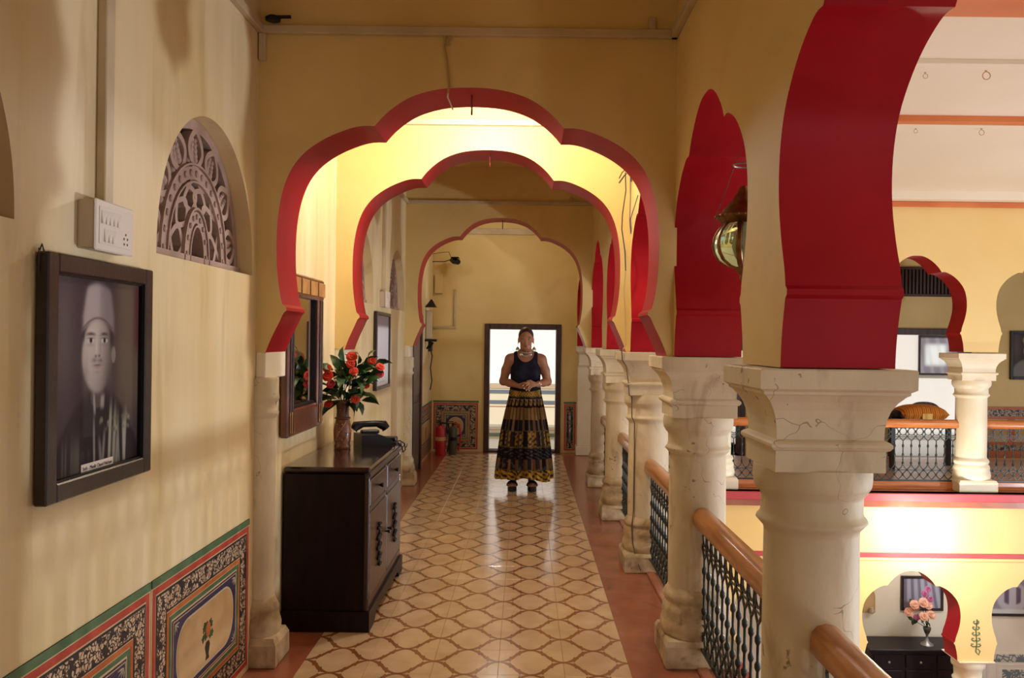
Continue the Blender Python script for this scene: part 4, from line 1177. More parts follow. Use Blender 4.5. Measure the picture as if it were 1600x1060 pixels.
# small niches in the ground floor wall
for x, lab in ((4.60, 'small arched ochre niche left of the ground floor picture'), (5.97, 'small arched ochre niche between the two ground floor pictures')):
    n_ = thing('wall_niche', lab, 'niche', (x, 11.15, -2.04), -PI / 2)
    out = [(.09 * math.cos(t), .20 + .13 * math.sin(t)) for t in [PI * k / 10 for k in range(11)]]
    q = MB(); q.poly([(.09, 0)] + out + [(-.09, 0)], (0, .008), 0, map3=my); q.build('back', 'dado_sand', n_)
    q = MB(); q.tube([(.008, a, b) for a, b in [(.09, 0)] + out + [(-.09, 0)]], .008, 4); q.build('rim', 'ochre', n_)
    q = MB(); q.lathe([(.02, .0), (.035, .03), (.02, .07), (.022, .08)], (.05, .03), 10); q.build('pot', 'plastic_shade', n_)

# green scroll painted on the lower pier
sc = thing('painted_scroll', 'dark green painted plant scroll on the lower yellow pier', 'wall painting', (4.755, 8.778, -1.70))
q = MB(); q.tube([(0, 0, .02), (.01, 0, .10), (0, 0, .24), (.01, 0, .36)], .006, 5, flatten=(1, 1))
for k, z in enumerate((.08, .14, .20, .26, .32)):
    for sg in (-1, 1):
        w = .052 - k * .006
        q.tube([(sg * w * a, 0, z + .025 * b) for a, b in ((0, 0), (.5, -.3), (1, .3), (.9, .9), (.5, .8))], .005, 5)
q.tube([(0, 0, .02), (.03, 0, -.01), (.045, 0, .03), (.02, 0, .05)], .005, 5); q.build('scroll', 'green', sc)

# ------------------------------------------------------------------ mirror above the cabinet
mi = thing('wall_mirror', 'tall mirror in a deep brown wooden frame above the cabinet', 'mirror', (WX + .004, 4.28, 1.003))
W_, H_ = .72, .855
q = MB()
for a in ((0, .11, 0, H_), (W_ - .11, W_, 0, H_)): q.box(0, .045, a[0], a[1], a[2], a[3], b=.008)
q.box(0, .045, .11, W_ - .11, 0, .14, b=.008)
q.build('frame', 'mirror_wood', mi)
q = MB()
for a in ((.025, .045, .02, H_ - .12), (.065, .085, .02, H_ - .12), (W_ - .085, W_ - .065, .02, H_ - .12), (W_ - .045, W_ - .025, .02, H_ - .12)): q.box(.045, .052, a[0], a[1], a[2], a[3], b=.003)
q.build('reeding', 'door_wood', mi)
q = MB(); q.box(0, .048, 0, W_, H_ - .12, H_, b=.008); q.build('top_rail', 'mirror_wood', mi)
for k in range(4):
    q = MB(); q.box(.048, .053, .04 + k * .18, .04 + k * .18 + .15, H_ - .10, H_ - .02, b=.003); q.build('inlay_tile', 'mirror_inlay', mi)
for a in ((.02, .09), (W_ - .09, W_ - .02)):
    q = MB(); q.box(.045, .052, a[0], a[1], .02, .13, b=.003); q.build('corner_tile', 'mirror_inlay', mi)
q = MB(); q.box(.0, .016, .10, W_ - .10, .12, H_ - .10); q.build('glass', 'mirror', mi)
q = MB()
for a in ((.11, .125, .14, H_ - .12), (W_ - .125, W_ - .11, .14, H_ - .12), (.11, W_ - .11, .14, .155)): q.box(.012, .030, *a)
q.build('inner_lip', 'black', mi)

# ------------------------------------------------------------------ cabinet
cb = thing('wooden_cabinet', 'dark mahogany sideboard with two drawers and two doors against the left wall', 'cabinet', (0, 0, 0))
X0, X1, Y0, Y1, ZT = -1.240, -.800, 4.345, 5.50, .85
q = MB(); q.box(X0, X1 - .02, Y0 + .005, Y1 - .005, .10, ZT - .035, b=.004); q.build('carcass', 'mahogany', cb)
q = MB(); q.box(X0, X1 + .012, Y0 - .006, Y1 + .006, ZT - .030, ZT, b=.010); q.build('top', 'mahogany_top', cb)
q = MB(); q.tube([(X1 - .002, Y0 + .0, ZT - .04), (X1 - .002, Y1, ZT - .04)], .014, 8); q.build('top_moulding', 'mahogany_front', cb)
# plinth with bracket feet
pl = [(Y0 - .012, 0), (Y0 + .14, 0), (Y0 + .17, .035), (Y0 + .21, .045), (Y1 - .21, .045), (Y1 - .17, .035), (Y1 - .13, 0), (Y1 + .012, 0), (Y1 + .012, .105), (Y0 - .012, .105)]
q = MB(); q.poly(pl, (X1 - .03, X1 + .014), 0, map3=my); q.box(X0, X1 - .0305, Y0 - .012, Y0 + .02, 0, .105); q.box(X0, X1 - .0305, Y1 - .02, Y1 + .012, 0, .105)
q.build('plinth', 'mahogany', cb)
q = MB()
ym = (Y0 + Y1) / 2
for a in ((Y0 + .005, Y0 + .045, .105, ZT - .03), (Y1 - .045, Y1 - .005, .105, ZT - .03), (ym - .018, ym + .018, .15, ZT - .07), (Y0 + .045, Y1 - .045, .105, .15), (Y0 + .045, Y1 - .045, ZT - .07, ZT - .03), (Y0 + .045, Y1 - .045, .605, .635)):
    q.box(X1 - .022, X1, *a, b=.003)
q.tube([(X1 - .004, Y0 + .008, .11), (X1 - .004, Y0 + .008, ZT - .04)], .012, 8)
q.build('face_frame', 'mahogany_front', cb)
for sgn, (a, b) in enumerate(((Y0 + .045, ym - .018), (ym + .018, Y1 - .045))):
    q = MB(); q.box(X1 - .02, X1 + .004, a + .004, b - .004, .640, ZT - .075, b=.005); dr = q.build('drawer', 'mahogany_front', cb)
    q = MB(); c_ = (a + b) / 2
    q.tube([(X1 + .004, c_, .71), (X1 + .012, c_, .71), (X1 + .020, c_, .71), (X1 + .028, c_, .71), (X1 + .030, c_, .71)], [.006, .006, .013, .013, .006], 12); q.build('knob', 'black', dr)
    q = MB(); q.box(X1 - .02, X1 + .002, a + .004, b - .004, .154, .601, b=.004); do = q.build('door', 'mahogany_front', cb)
    for u0, u1, z0, z1 in ((a + .02, b - .02, .17, .18), (a + .02, b - .02, .575, .585), (a + .02, a + .03, .18, .575), (b - .03, b - .02, .18, .575)):
        pass
    q = MB(); kk = (b - .022) if sgn == 0 else (a + .022)
    q.tube([(X1 + .002, kk, .40), (X1 + .014, kk, .40), (X1 + .024, kk, .40), (X1 + .030, kk, .40)], [.005, .006, .012, .010], 12); q.build('knob', 'black', do)
    # carved dark metal ornament: entwined leaves
    q = MB()
    for z, dy, r_, tl in ((.30, -.006, .020, 1), (.33, .014, .018, -1), (.355, -.010, .022, 1), (.385, .010, .022, -1), (.41, -.010, .020, 1), (.435, .008, .022, -1), (.465, -.004, .018, 1), (.28, .008, .014, -1), (.485, .006, .012, 1)):
        for k in range(3):
            an = tl * (.6 + k * .9)
            q.sphere((X1 + .010, c_ + dy * 1.8 + .024 * math.cos(an), z + .013 * math.sin(an)), (.010, r_ * .85, r_ * .55), 7)
    q.tube([(X1 + .010, c_ + .012 * math.sin(k * 1.1), .26 + k * .022) for k in range(12)], .005, 6)
    q.build('carved_ornament', 'black', do)

# ------------------------------------------------------------------ vase and bouquet
VX, VY = -1.10, 5.10
va = thing('wooden_vase', 'carved brown wooden vase with brass dots on the cabinet', 'vase', (VX, VY, ZT))
q = MB(); q.lathe([(.046, 0), (.050, .008), (.050, .018), (.044, .028), (.049, .05), (.053, .09), (.051, .13), (.044, .165), (.040, .178)], n=24); q.build('body', 'vase_wood' if 'vase_wood' in M else 'mirror_wood', va)
q = MB(); q.lathe([(.040, .176), (.047, .180), (.048, .187), (.040, .192)], n=24); q.build('collar', 'mirror_wood', va)
q = MB(); q.lathe([(.039, .190), (.037, .22), (.038, .25), (.044, .275), (.049, .292), (.045, .292), (.036, .262)], n=24, cap=False); q.build('neck', 'mirror_wood', va)
q = MB()
for k in range(9):
    for j, (z, r_) in enumerate(((.055, .050), (.105, .0532), (.15, .0485), (.235, .0385))):
        an = 2 * PI * (k + .5 * (j % 2)) / 9
        q.sphere((r_ * math.cos(an), r_ * math.sin(an), z), .0035, 6)
for j in range(5):
    q.tube([((.0535 - .0006 * abs(k - 6)) * math.cos(j * 1.257 + k * .13), (.0535 - .0006 * abs(k - 6)) * math.sin(j * 1.257 + k * .13), .035 + k * .011) for k in range(13)], .0013, 4)
q.build('brass_dots', 'inlay', va)

def petal_flower(seed, mat, n=9):
    rnd = random.Random(seed)
    mb = MB()
    for layer, (cnt, rad, tilt) in enumerate(((6, .030, .25), (5, .022, .7), (4, .013, 1.15))):
        for k in range(cnt):
            a = 2 * PI * (k + layer * .5) / cnt + rnd.uniform(-.2, .2)
            d = Vector((math.cos(a), math.sin(a), 0)); sd = Vector((-d.y, d.x, 0))
            rows = []
            for i, (f, w) in enumerate(((0, .25), (.4, .8), (.8, 1.0), (1.05, .55))):
                c = d * rad * f * math.cos(tilt) + Vector((0, 0, rad * f * math.sin(tilt) + .003 * layer - .004 * (f > .9)))
                rows.append([tuple(c - sd * rad * .55 * w), tuple(c + Vector((0, 0, .003))), tuple(c + sd * rad * .55 * w)])
            mb.loft(rows, 0, True, False, closed=False)
    mb.sphere((0, 0, .008), (.006, .006, .007), 6, 1)
    return mb
def leaf_mb(l=.07, w=.034):
    mb = MB(); rows = []
    for f, ww, dz in ((0, .1, 0), (.2, .75, .006), (.45, 1, .010), (.7, .72, .008), (.9, .3, .0), (1.0, .03, -.006)):
        rows.append([(-w / 2 * ww, f * l, dz + .004 * ww), (0, f * l, dz), (w / 2 * ww, f * l, dz + .004 * ww)])
    mb.loft(rows, 0, True, False, closed=False); return mb
def aim(o, d, roll=0.0):
    o.rotation_euler = (Vector(d).to_track_quat('Z', 'Y').to_matrix() @ Matrix.Rotation(roll, 3, 'Z')).to_euler()
bo = thing('flower_bouquet', 'bouquet of red flowers with dark green leaves standing in the wooden vase', 'flowers', (VX, VY, ZT + .27))
# (x, z) offsets of the blooms relative to the rim, y spread
BL = [(.055, .285, -.02), (-.085, .215, -.05), (-.075, .170, -.07), (-.060, .120, -.06), (.052, .245, -.04), (.075, .200, -.05), (.170, .265, .02), (.225, .225, -.01),
      (.215, .185, .03), (.140, .115, -.03), (.085, .035, -.05), (-.075, .000, -.05), (.105, .30, .05), (.00, .26, .10), (-.05, .24, .06)]
BL = BL[:12] + [(.02, .17, .13)]
fprot = {}
q = MB()
for i, (x, z, y) in enumerate(BL):
    q.tube([(0, 0, -.02), (x * .25, y * .25, z * .45), (x * .8, y * .8, z * .9), (x, y, z)], .0022, 5)
q.build('stems', 'stem', bo)
for i, (x, z, y) in enumerate(BL):
    mt = 'petal_dark' if i in (3, 8) else 'petal'
    if mt not in fprot:
        o = petal_flower(3, mt).build('flower', [mt, 'yellow_dot'], bo, (x, y, z)); fprot[mt] = o
    else: o = copy_part(fprot[mt], bo, (x, y, z))
    aim(o, (x * 1.2 + .05 * math.sin(i * 2), -.55 + y, .25 + .2 * math.sin(i * 3)), i); s_ = 1.12 if i in (0, 2) else .9; o.scale = (s_,) * 3
rl = random.Random(11); lp = None
LF = [(-.105, .11), (-.11, .06), (.02, .285), (.10, .27), (.19, .29), (.15, .25), (.20, .245), (-.01, .24), (.0, .20), (.03, .16), (-.03, .15), (.08, .14), (.11, .17), (-.02, .10), (.05, .10),
      (.10, .09), (.0, .06), (.05, .05), (-.04, .07), (.02, .02), (-.02, .02), (.16, .19), (.19, .16), (.13, .21), (.07, .22), (-.05, .19), (-.06, .03), (.17, .11), (.12, .06), (.03, .12), (.09, .02),
      (-.02, .14), (.01, .09), (.06, .12), (.09, .16), (.03, .20), (.07, .07), (-.02, .05), (.12, .13), (.14, .22), (.05, .25), (-.03, .12), (.02, .05), (.08, .11), (.0, .16), (.11, .20), (-.03, .22), (.06, .18), (.15, .14), (.0, .13), (.04, .07), (-.01, .17), (.10, .12)]
for i, (x, z) in enumerate(LF):
    y = rl.uniform(-.05, .08)
    p = (x * .8, y, z * .9)
    if lp is None: lp = leaf_mb().build('leaf', 'leaf', bo, p); o = lp
    else: o = copy_part(lp, bo, p)
    s_ = rl.uniform(1.15, 1.9); o.scale = (s_, s_, s_)
    d = Vector((x - .04 + rl.uniform(-.08, .08), rl.uniform(-.12, .04), (z - .13) * .6 + rl.uniform(-.06, .10))).normalized()
    o.rotation_euler = (d.to_track_quat('Y', 'Z').to_matrix() @ Matrix.Rotation(rl.uniform(-1.2, 1.2), 3, 'Y')).to_euler()

for i in range(34):
    a_, z_ = rl.uniform(-.075, .15), rl.uniform(-.005, .22)
    o = copy_part(lp, bo, (a_ * .8, rl.uniform(-.06, .06), z_)); s_ = rl.uniform(1.1, 1.8); o.scale = (s_,) * 3
    dd_ = Vector((a_ * 3 - .06 + rl.uniform(-.2, .2), rl.uniform(-.3, .1), rl.uniform(-.15, .3))).normalized()
    o.rotation_euler = (dd_.to_track_quat('Y', 'Z').to_matrix() @ Matrix.Rotation(rl.uniform(-1.0, 1.0), 3, 'Y')).to_euler()

# telephone
ph = thing('desk_telephone', 'black corded telephone on the cabinet top beside the vase', 'telephone', (-.945, 5.25, ZT), R(-62))
ph.scale = (1.05, 1.05, 1.25)
q = MB(); q.poly([(-.09, 0), (.09, 0), (.09, .035), (.03, .058), (-.09, .062)], (-.085, .085), 0, map3=lambda a, b, d: (d, a, b)); q.build('body', 'black', ph)
q = MB(); q.box(-.075, -.03, -.055, .055, .055, .075, b=.006); q.build('cradle', 'black', ph)
q = MB(); q.tube([(-.052, -.10, .078), (-.052, -.09, .094), (-.052, -.04, .104), (-.052, .04, .104), (-.052, .09, .094), (-.052, .10, .078)], [.026, .026, .016, .016, .026, .026], 10); q.build('handset', 'black', ph)
k1 = None
for i in range(3):
    for j in range(4):
        if k1 is None: q = MB(); q.box(-.007, .007, -.006, .006, 0, .005, b=.0015); k1 = q.build('key', 'plastic_shade', ph, (.0, -.055, .050))
        else: copy_part(k1, ph, (.0 + i * .022, -.055 + j * .02, .052 - i * .001))
q = MB(); q.tube([(.03 + .012 * math.cos(k * .9) + k * .0035, .09 + .004 * k * .35, .012 + .011 * math.sin(k * .9)) for k in range(44)], .0022, 5)
q.build('coiled_cord', 'black', ph)
cdl = MB(); cdl.tube([(-.84, 5.32, ZT + .006), (-.82, 5.38, ZT + .008), (-.80, 5.42, ZT + .012), (-.772, 5.45, ZT - .01), (-.765, 5.44, ZT - .05), (-.775, 5.40, ZT - .06), (-.778, 5.37, ZT - .02), (-.80, 5.35, ZT + .008)], .004, 6)

tag(cdl.build('telephone_cable', 'black'), 'black cable looping over the far front corner of the cabinet', 'cable')
ad = thing('power_adapter', 'black adapter box lying beyond the telephone on the cabinet', 'adapter', (-.87, 5.44, ZT))
q = MB(); q.box(-.05, .05, -.04, .04, 0, .035, b=.006); q.build('body', 'black', ad)
q = MB(); q.tube([(0, .04, .015), (-.03, .05, .01), (-.10, .045, .01), (-.2, .03, .01)], .003, 5); q.build('lead', 'black', ad)

# ------------------------------------------------------------------ lanterns in the arcade
def lantern():
    r = thing('hanging_lantern', 'green glass and brass lantern hanging in the crimson arch beside the nearest pier', 'lantern', (.845, 3.265, 1.90), group='lanterns hung in the arches')
    q = MB()
    prof = [(.030, -.088), (.060, -.080), (.090, -.060), (.108, -.030), (.115, .0), (.110, .030), (.096, .058), (.078, .078), (.070, .084)]
    q.lathe(prof, n=32, cap=False)
    q.lathe([(a - .004, b) for a, b in prof], n=32, cap=False)
    q.build('globe', 'glass', r)
    for k in range(8):
        an = PI / 8 + 2 * PI * k / 8
        q = MB(); q.tube([(a * 1.02 * math.cos(an), a * 1.02 * math.sin(an), b) for a, b in prof], .012, 6, flatten=(1.0, .35), up=(-math.sin(an), math.cos(an), 0)); q.build('rib', 'brass', r)
    q = MB(); q.lathe([(.010, -.135), (.016, -.128), (.010, -.12), (.020, -.110), (.026, -.10), (.034, -.092), (.040, -.086)], n=20); q.build('finial', 'brass', r)
    q = MB(); q.lathe([(.072, .082), (.085, .086), (.090, .10), (.104, .106), (.106, .114), (.094, .120), (.084, .126), (.078, .140), (.062, .152), (.058, .162), (.046, .172), (.036, .19), (.024, .204), (.020, .22), (.012, .23)], n=28)
    q.build('cap', 'brass', r)
    q = MB()
    for k in range(28):
        an = 2 * PI * k / 28
        q.sphere((.106 * math.cos(an), .106 * math.sin(an), .110), .006, 5)
    q.build('beading', 'brass', r)
    for k in range(3):
        an = PI * .83 + 2 * PI * k / 3
        q = MB(); q.tube([(.098 * math.cos(an), .098 * math.sin(an), .11), (.103 * math.cos(an), .103 * math.sin(an), .135), (.040 * math.cos(an), .040 * math.sin(an), .31)], .0015, 5); q.build('wire', 'wire_dark', r)
    q = MB(); q.tube([(.042 * math.cos(t), .042 * math.sin(t), .312) for t in [2 * PI * k / 20 for k in range(20)]], .004, 6, closed=True); q.build('ring', 'silver', r)
    q = MB()
    for k in range(3):
        an = PI * .83 + 2 * PI * k / 3
        q.tube([(.042 * math.cos(an), .042 * math.sin(an), .312), (0, 0, .40)], .0012, 4)
    q.tube([(0, 0, .40), (0, 0, .59)], .002, 5); q.build('chain', 'wire_dark', r)
    q = MB(); q.lathe([(.012, .08), (.012, .05), (.022, .03), (.028, .0), (.02, -.025), (.004, -.035)], n=16); q.build('bulb', 'opal', r)
    return r
ln = lantern()
dup(ln, (5.44, 8.90, 1.80), 'glass lantern hanging in the far gallery arch at the right edge')
dup(ln, (.845, 6.485, 1.90), 'lantern hidden behind the third corridor column')

# hooks, rings and loose wires
def hook(x, y, z, lab):
    q = MB(); q.tube([(x, y, z + .01), (x, y, z - .03), (x, y + .008, z - .045), (x, y + .014, z - .07), (x, y + .008, z - .09), (x, y - .002, z - .085)], .0045, 6)
    tag(q.build('ceiling_hook', 'hook_red'), lab, 'hook', 'hooks under the arches')
hook(-.268, 4.02, 2.69, 'crimson hook under the crown of the nearest arch')
hook(-.250, 5.64, 2.768, 'crimson hook under the crown of the second arch')
hook(-.250, 8.88, 2.788, 'crimson hook under the crown of the third arch')
r0 = None
for x, y, s_, lab in ((2.62, 4.80, 1.0, 'larger brass ceiling ring nearest the top right corner'), (2.30, 4.86, .62, 'small brass ceiling ring beside the big crimson arch edge, nearer row'),
                      (3.30, 5.98 + .12, .85, 'brass ceiling ring in the farther row at the right'), (2.83, 6.12, .6, 'small brass ceiling ring in the farther row beside the arch edge')):
    if r0 is None:
        r0 = thing('ceiling_ring', lab, 'ring', (x, y, 3.10), 0, 'brass rings under the hall ceiling')
        q = MB(); q.tube([(.022 * math.cos(t), 0, -.034 + .022 * math.sin(t)) for t in [2 * PI * k / 20 for k in range(20)]], .0032, 6, closed=True); q.build('ring', 'iron_ring', r0)
        q = MB(); q.lathe([(.010, 0), (.010, -.004), (.005, -.006), (.004, -.014)], n=10); q.build('eyelet', 'iron_ring', r0)
    else: dup(r0, (x, y, 3.10), lab, scale=(s_,) * 3)
q = MB()
q.tube([(-.385, 3.885, 2.93), (-.392, 3.893, 2.88), (-.380, 3.895, 2.82), (-.372, 3.893, 2.76), (-.366, 3.893, 2.70), (-.37, 3.895, 2.66)], .005, 6)
q.tube([(-.355, 3.885, 2.93), (-.375, 3.893, 2.88)], .004, 6)
q.build('cable_upper', 'wire_cream'); wc = bpy.data.objects['cable_upper']
tag(wc, 'painted-over cable dropping from the trunking to the crown of the nearest arch', 'cable'); wc.name = 'wall_cable'
q = MB(); q.tube([(-.37, 3.894, 2.66), (-.372, 3.90, 2.645), (-.362, 3.93, 2.625), (-.352, 3.95, 2.60)], .004, 6); q.build('frayed_end', 'plastic', wc)
# wires hanging beside the second arch and down the third column
wt = thing('hanging_wires', 'tangle of dark and blue wires hanging right of the second arch', 'wires', (0, 0, 0))
q = MB(); yb = 5.46
q.tube([(.665, yb, 2.60), (.665, yb, 2.66), (.62, yb, 2.62), (.60, yb, 2.58)], .004, 5); q.tube([(.60, yb, 2.55), (.635, yb, 2.60), (.67, yb, 2.63), (.68, yb, 2.56)], .005, 5)
q.tube([(.64, yb, 2.62), (.645, yb, 2.50), (.625, yb, 2.35), (.622, yb, 2.25), (.645, yb, 2.10), (.650, yb, 1.98)], .0038, 6)
q.build('dark_wire', 'wire_dark', wt)
q = MB(); q.tube([(.650, yb, 1.98), (.64, yb, 1.85), (.652, yb, 1.70), (.660, yb, 1.50), (.64, yb, 1.47)], .004, 6); q.build('painted_wire', 'wire_cream', wt)
q = MB(); q.tube([(.672, yb, 2.62), (.675, yb, 2.45), (.672, yb, 2.30), (.680, yb, 2.22), (.683, yb, 2.24), (.678, yb, 2.32), (.684, yb - .3, 2.42)], .003, 5); q.build('blue_wire', 'wire_blue', wt)
q = MB(); q.tube([(.630, 5.455, 1.47), (.636, 5.46, 1.40), (.665, 5.49, 1.36), (.685, 5.52, 1.25), (.690, 5.51, 1.17), (.712, 5.55, 1.16), (.715, 5.555, 1.02), (.735, 5.57, .98), (.738, 5.585, .85), (.737, 5.585, .40), (.725, 5.57, .30), (.728, 5.56, .20), (.74, 5.53, .13), (.78, 5.50, .02)], .004, 6)
tag(q.build('column_cable', 'wire_column'), 'brownish cable stapled down the corner of the third column', 'cable')

# end wall clutter at the left
wlp = thing('wall_lamp', 'white box wall lamp with black cap and base at the far left corner', 'lamp', (WX, 10.55, 1.52))
q = MB(); q.box(.02, .10, -.05, .05, .0, .36, b=.006); q.build('shade', 'plastic_shade', wlp)
wlp.scale = (.8, .8, 1.0)
q = MB(); q.add([(.0, -.09, .40), (.17, -.09, .40), (.17, .09, .40), (.0, .09, .40), (.08, -.01, .50), (.10, -.01, .50), (.10, .01, .50), (.08, .01, .50)], [(0, 3, 2, 1), (4, 5, 6, 7), (0, 1, 5, 4), (1, 2, 6, 5), (2, 3, 7, 6), (3, 0, 4, 7)]); q.build('cap', 'black', wlp)
q = MB(); q.box(.0, .18, -.08, .08, -.03, .0, b=.004); q.tube([(.09, 0, -.03), (.07, 0, -.09), (.02, 0, -.12)], [.05, .03, .01], 8); q.build('base', 'black', wlp)
cc_ = thing('security_camera', 'small black security camera on a thin arm high in the far left corner', 'camera', (WX, 11.25, 2.56))
q = MB(); q.tube([(0, 0, .0), (.16, -.02, .0), (.26, -.03, .03)], .006, 6); q.tube([(.0, 0, .10), (.10, 0, .12), (.22, -.02, .13), (.26, -.03, .03)], .004, 5); q.build('arm', 'wire_dark', cc_)
q = MB(); q.tube([(.26, -.03, .02), (.30, -.10, .0), (.36, -.20, -.02)], [.03, .042, .036], 10); q.build('body', 'black', cc_)
q = MB(); q.box(.27, .37, -.24, -.06, .03, .045, b=.005); q.build('sunshield', 'black', cc_)
jb = MB(); jb.box(WX + .02, WX + .13, 11.36, 11.40, 2.14, 2.40, b=.006)
tag(jb.build('junction_box', 'ochre'), 'ochre painted junction box above the white wall lamp', 'box')
cd_ = MB(); cd_.box(-.965, -.935, 11.375, 11.40, 1.70, 2.20, b=.003); cd_.box(-1.24, -.935, 11.375, 11.40, 1.67, 1.70, b=.003)
tag(cd_.build('wall_conduit', 'trunking'), 'L-shaped cream conduit on the end wall left of the doorway', 'conduit')
cd_ = MB(); cd_.tube([(WX + .02, 10.9, 1.42), (WX + .05, 10.9, 1.30), (WX + .03, 10.9, 1.15), (WX + .05, 10.9, .98), (WX + .03, 10.9, .86)], .008, 6); cd_.box(WX, WX + .05, 10.85, 10.95, 1.36, 1.48, b=.004)
tag(cd_.build('hanging_lead', 'wire_dark'), 'dark lead dangling below the white wall lamp', 'cable')
# fire extinguishers
def extinguisher(x, y, lab, mat, h, r_, extra=False):
    r = thing('fire_extinguisher', lab, 'fire extinguisher', (x, y, -.003), group='fire extinguishers')
    q = MB(); q.lathe([(r_ * .9, 0), (r_, .012), (r_, h * .86), (r_ * .9, h * .93), (r_ * .5, h * .98), (r_ * .3, h)], n=24); q.build('cylinder', mat, r)
    q = MB(); q.lathe([(r_ * .28, h), (r_ * .28, h + .035), (.008, h + .04)], n=14); q.box(-.06, .02, -.01, .01, h + .03, h + .04, b=.003); q.box(-.06, .01, -.01, .01, h + .05, h + .06, b=.003); q.build('valve', 'black', r)
    q = MB(); q.box(-r_ * .75, r_ * .75, -r_ * .75 - .02, -r_ * .5, h * .3, h * .62) if False else q.lathe([(r_ * 1.01, h * .50), (r_ * 1.01, h * .62)], n=24, cap=False); q.build('label_band', 'dado_sand' if not extra else 'black', r)
    q = MB(); q.tube([(.02, 0, h + .03), (r_ + .03, -.01, h + .02), (r_ + .055, -.01, h * .7), (r_ + .04, -.01, h * .35), (r_ + .02, -.01, .05)], .012, 8); q.build('hose', 'ext_red' if extra else 'black', r)
    return r
extinguisher(-1.085, 10.98, 'bright red fire extinguisher in the far left corner', 'ext_red', .40, .068)
extinguisher(-.935, 11.08, 'dark green fire extinguisher with red hose beside the red one', 'ext_dark', .38, .055, True)

# far gallery bench and cushions
be = thing('low_bench', 'low dark bench behind the far gallery railing, under the orange cushion', 'bench', (4.92, 10.40, -.002))
q = MB(); q.box(-.50, .50, -.28, .28, .52, .565, b=.008); q.build('seat', 'frame_wood', be)
for a, b in ((-.46, -.24), (.46, -.24), (-.46, .24), (.46, .24)):
    q = MB(); q.box(a - .028, a + .028, b - .028, b + .028, 0, .52, b=.004); q.build('leg', 'frame_wood', be)
def cushion(mb, w, d, h, nx=14, ny=10):
    rows = []
    for sgn in (1, -1):
        g_ = []
        for j in range(ny + 1):
            for i in range(nx + 1):
                u, v = i / nx * 2 - 1, j / ny * 2 - 1
                g_.append((u * w / 2 * (1 - .05 * v * v), v * d / 2 * (1 - .05 * u * u), h / 2 + sgn * h / 2 * ((1 - abs(u) ** 2.6) * (1 - abs(v) ** 2.6)) ** .5))
        mb.add(g_, [(j * (nx + 1) + i, j * (nx + 1) + i + 1, (j + 1) * (nx + 1) + i + 1, (j + 1) * (nx + 1) + i) for j in range(ny) for i in range(nx)], 0, True)
    return mb
def stripe_cushion():
    m, nt, N, L, b = new_mat('striped_orange_cushion_cloth')
    tc = N.new('ShaderNodeTexCoord'); w = N.new('ShaderNodeTexWave'); w.inputs['Scale'].default_value = 6; w.inputs['Distortion'].default_value = 1.0
    L.new(tc.outputs['Object'], w.inputs['Vector'])
    r = ramp(N, [(0.0, (.30, .08, .03)), (.06, (.75, .20, .02)), (.5, (.85, .30, .02)), (.8, (.80, .45, .05)), (1, (.55, .08, .03))]); L.new(w.outputs[0], r.inputs[0])
    L.new(r.outputs[0], b.inputs['Base Color']); b.inputs['Roughness'].default_value = .85
    return m
M['stripe'] = stripe_cushion()
cu = thing('orange_cushion', 'orange striped cushion with a yellow motif on the far gallery bench', 'cushion', (4.88, 10.36, .563))
cushion(MB(), .60, .42, .23).build('cover', 'stripe', cu)
q = MB(); q.sphere((-.29, 0, .09), (.05, .17, .075), 12); q.build('end_cap', 'black', cu)
q = MB(); q.poly([(-.06, .05), (.06, .05), (.06, .13), (-.06, .13)], (-.205, -.215), 0, map3=mx); q.build('yellow_motif', 'yellow_dot', cu)
c2 = thing('grey_cushion', 'blue-grey patterned cushion lying behind the orange one', 'cushion', (5.08, 10.66, .563), R(4))
cushion(MB(), .40, .16, .24).build('cover', 'cushion_dark', c2)

# ground floor sideboard and flowers
gb = thing('wooden_sideboard', 'dark ground floor sideboard with bright drawer knobs under the pink flowers', 'cabinet', (5.05, 10.85, -3.17))
q = MB(); q.box(-.62, .62, -.22, .22, .06, .80, b=.004); q.build('carcass', 'mahogany', gb)
q = MB(); q.box(-.65, .65, -.25, .24, .80, .84, b=.008); q.build('top', 'mahogany', gb)
for k in range(3):
    x = -.40 + k * .40
    q = MB(); q.box(x - .18, x + .18, -.235, -.22, .60, .77, b=.004); d_ = q.build('drawer', 'mahogany', gb)
    q = MB(); q.sphere((x, -.25, .68), (.018, .018, .018), 10); q.build('knob', 'silver', d_)
    q = MB(); q.box(x - .18, x + .18, -.235, -.22, .09, .57, b=.004); q.build('door', 'mahogany', gb)
gv = thing('metal_vase', 'small dark pedestal vase on the ground floor sideboard', 'vase', (5.22, 10.80, -2.33))
q = MB(); q.lathe([(.08, 0), (.075, .01), (.03, .04), (.015, .08), (.015, .12), (.03, .15)], n=16); q.build('foot', 'silver', gv)
q = MB(); q.lathe([(.03, .15), (.045, .19), (.05, .22), (.04, .225)], n=16); q.build('bowl', 'ext_dark', gv)
gf = thing('flower_bouquet', 'bouquet of salmon and mauve flowers on the ground floor sideboard', 'flowers', (5.22, 10.80, -2.12))
fp = {}
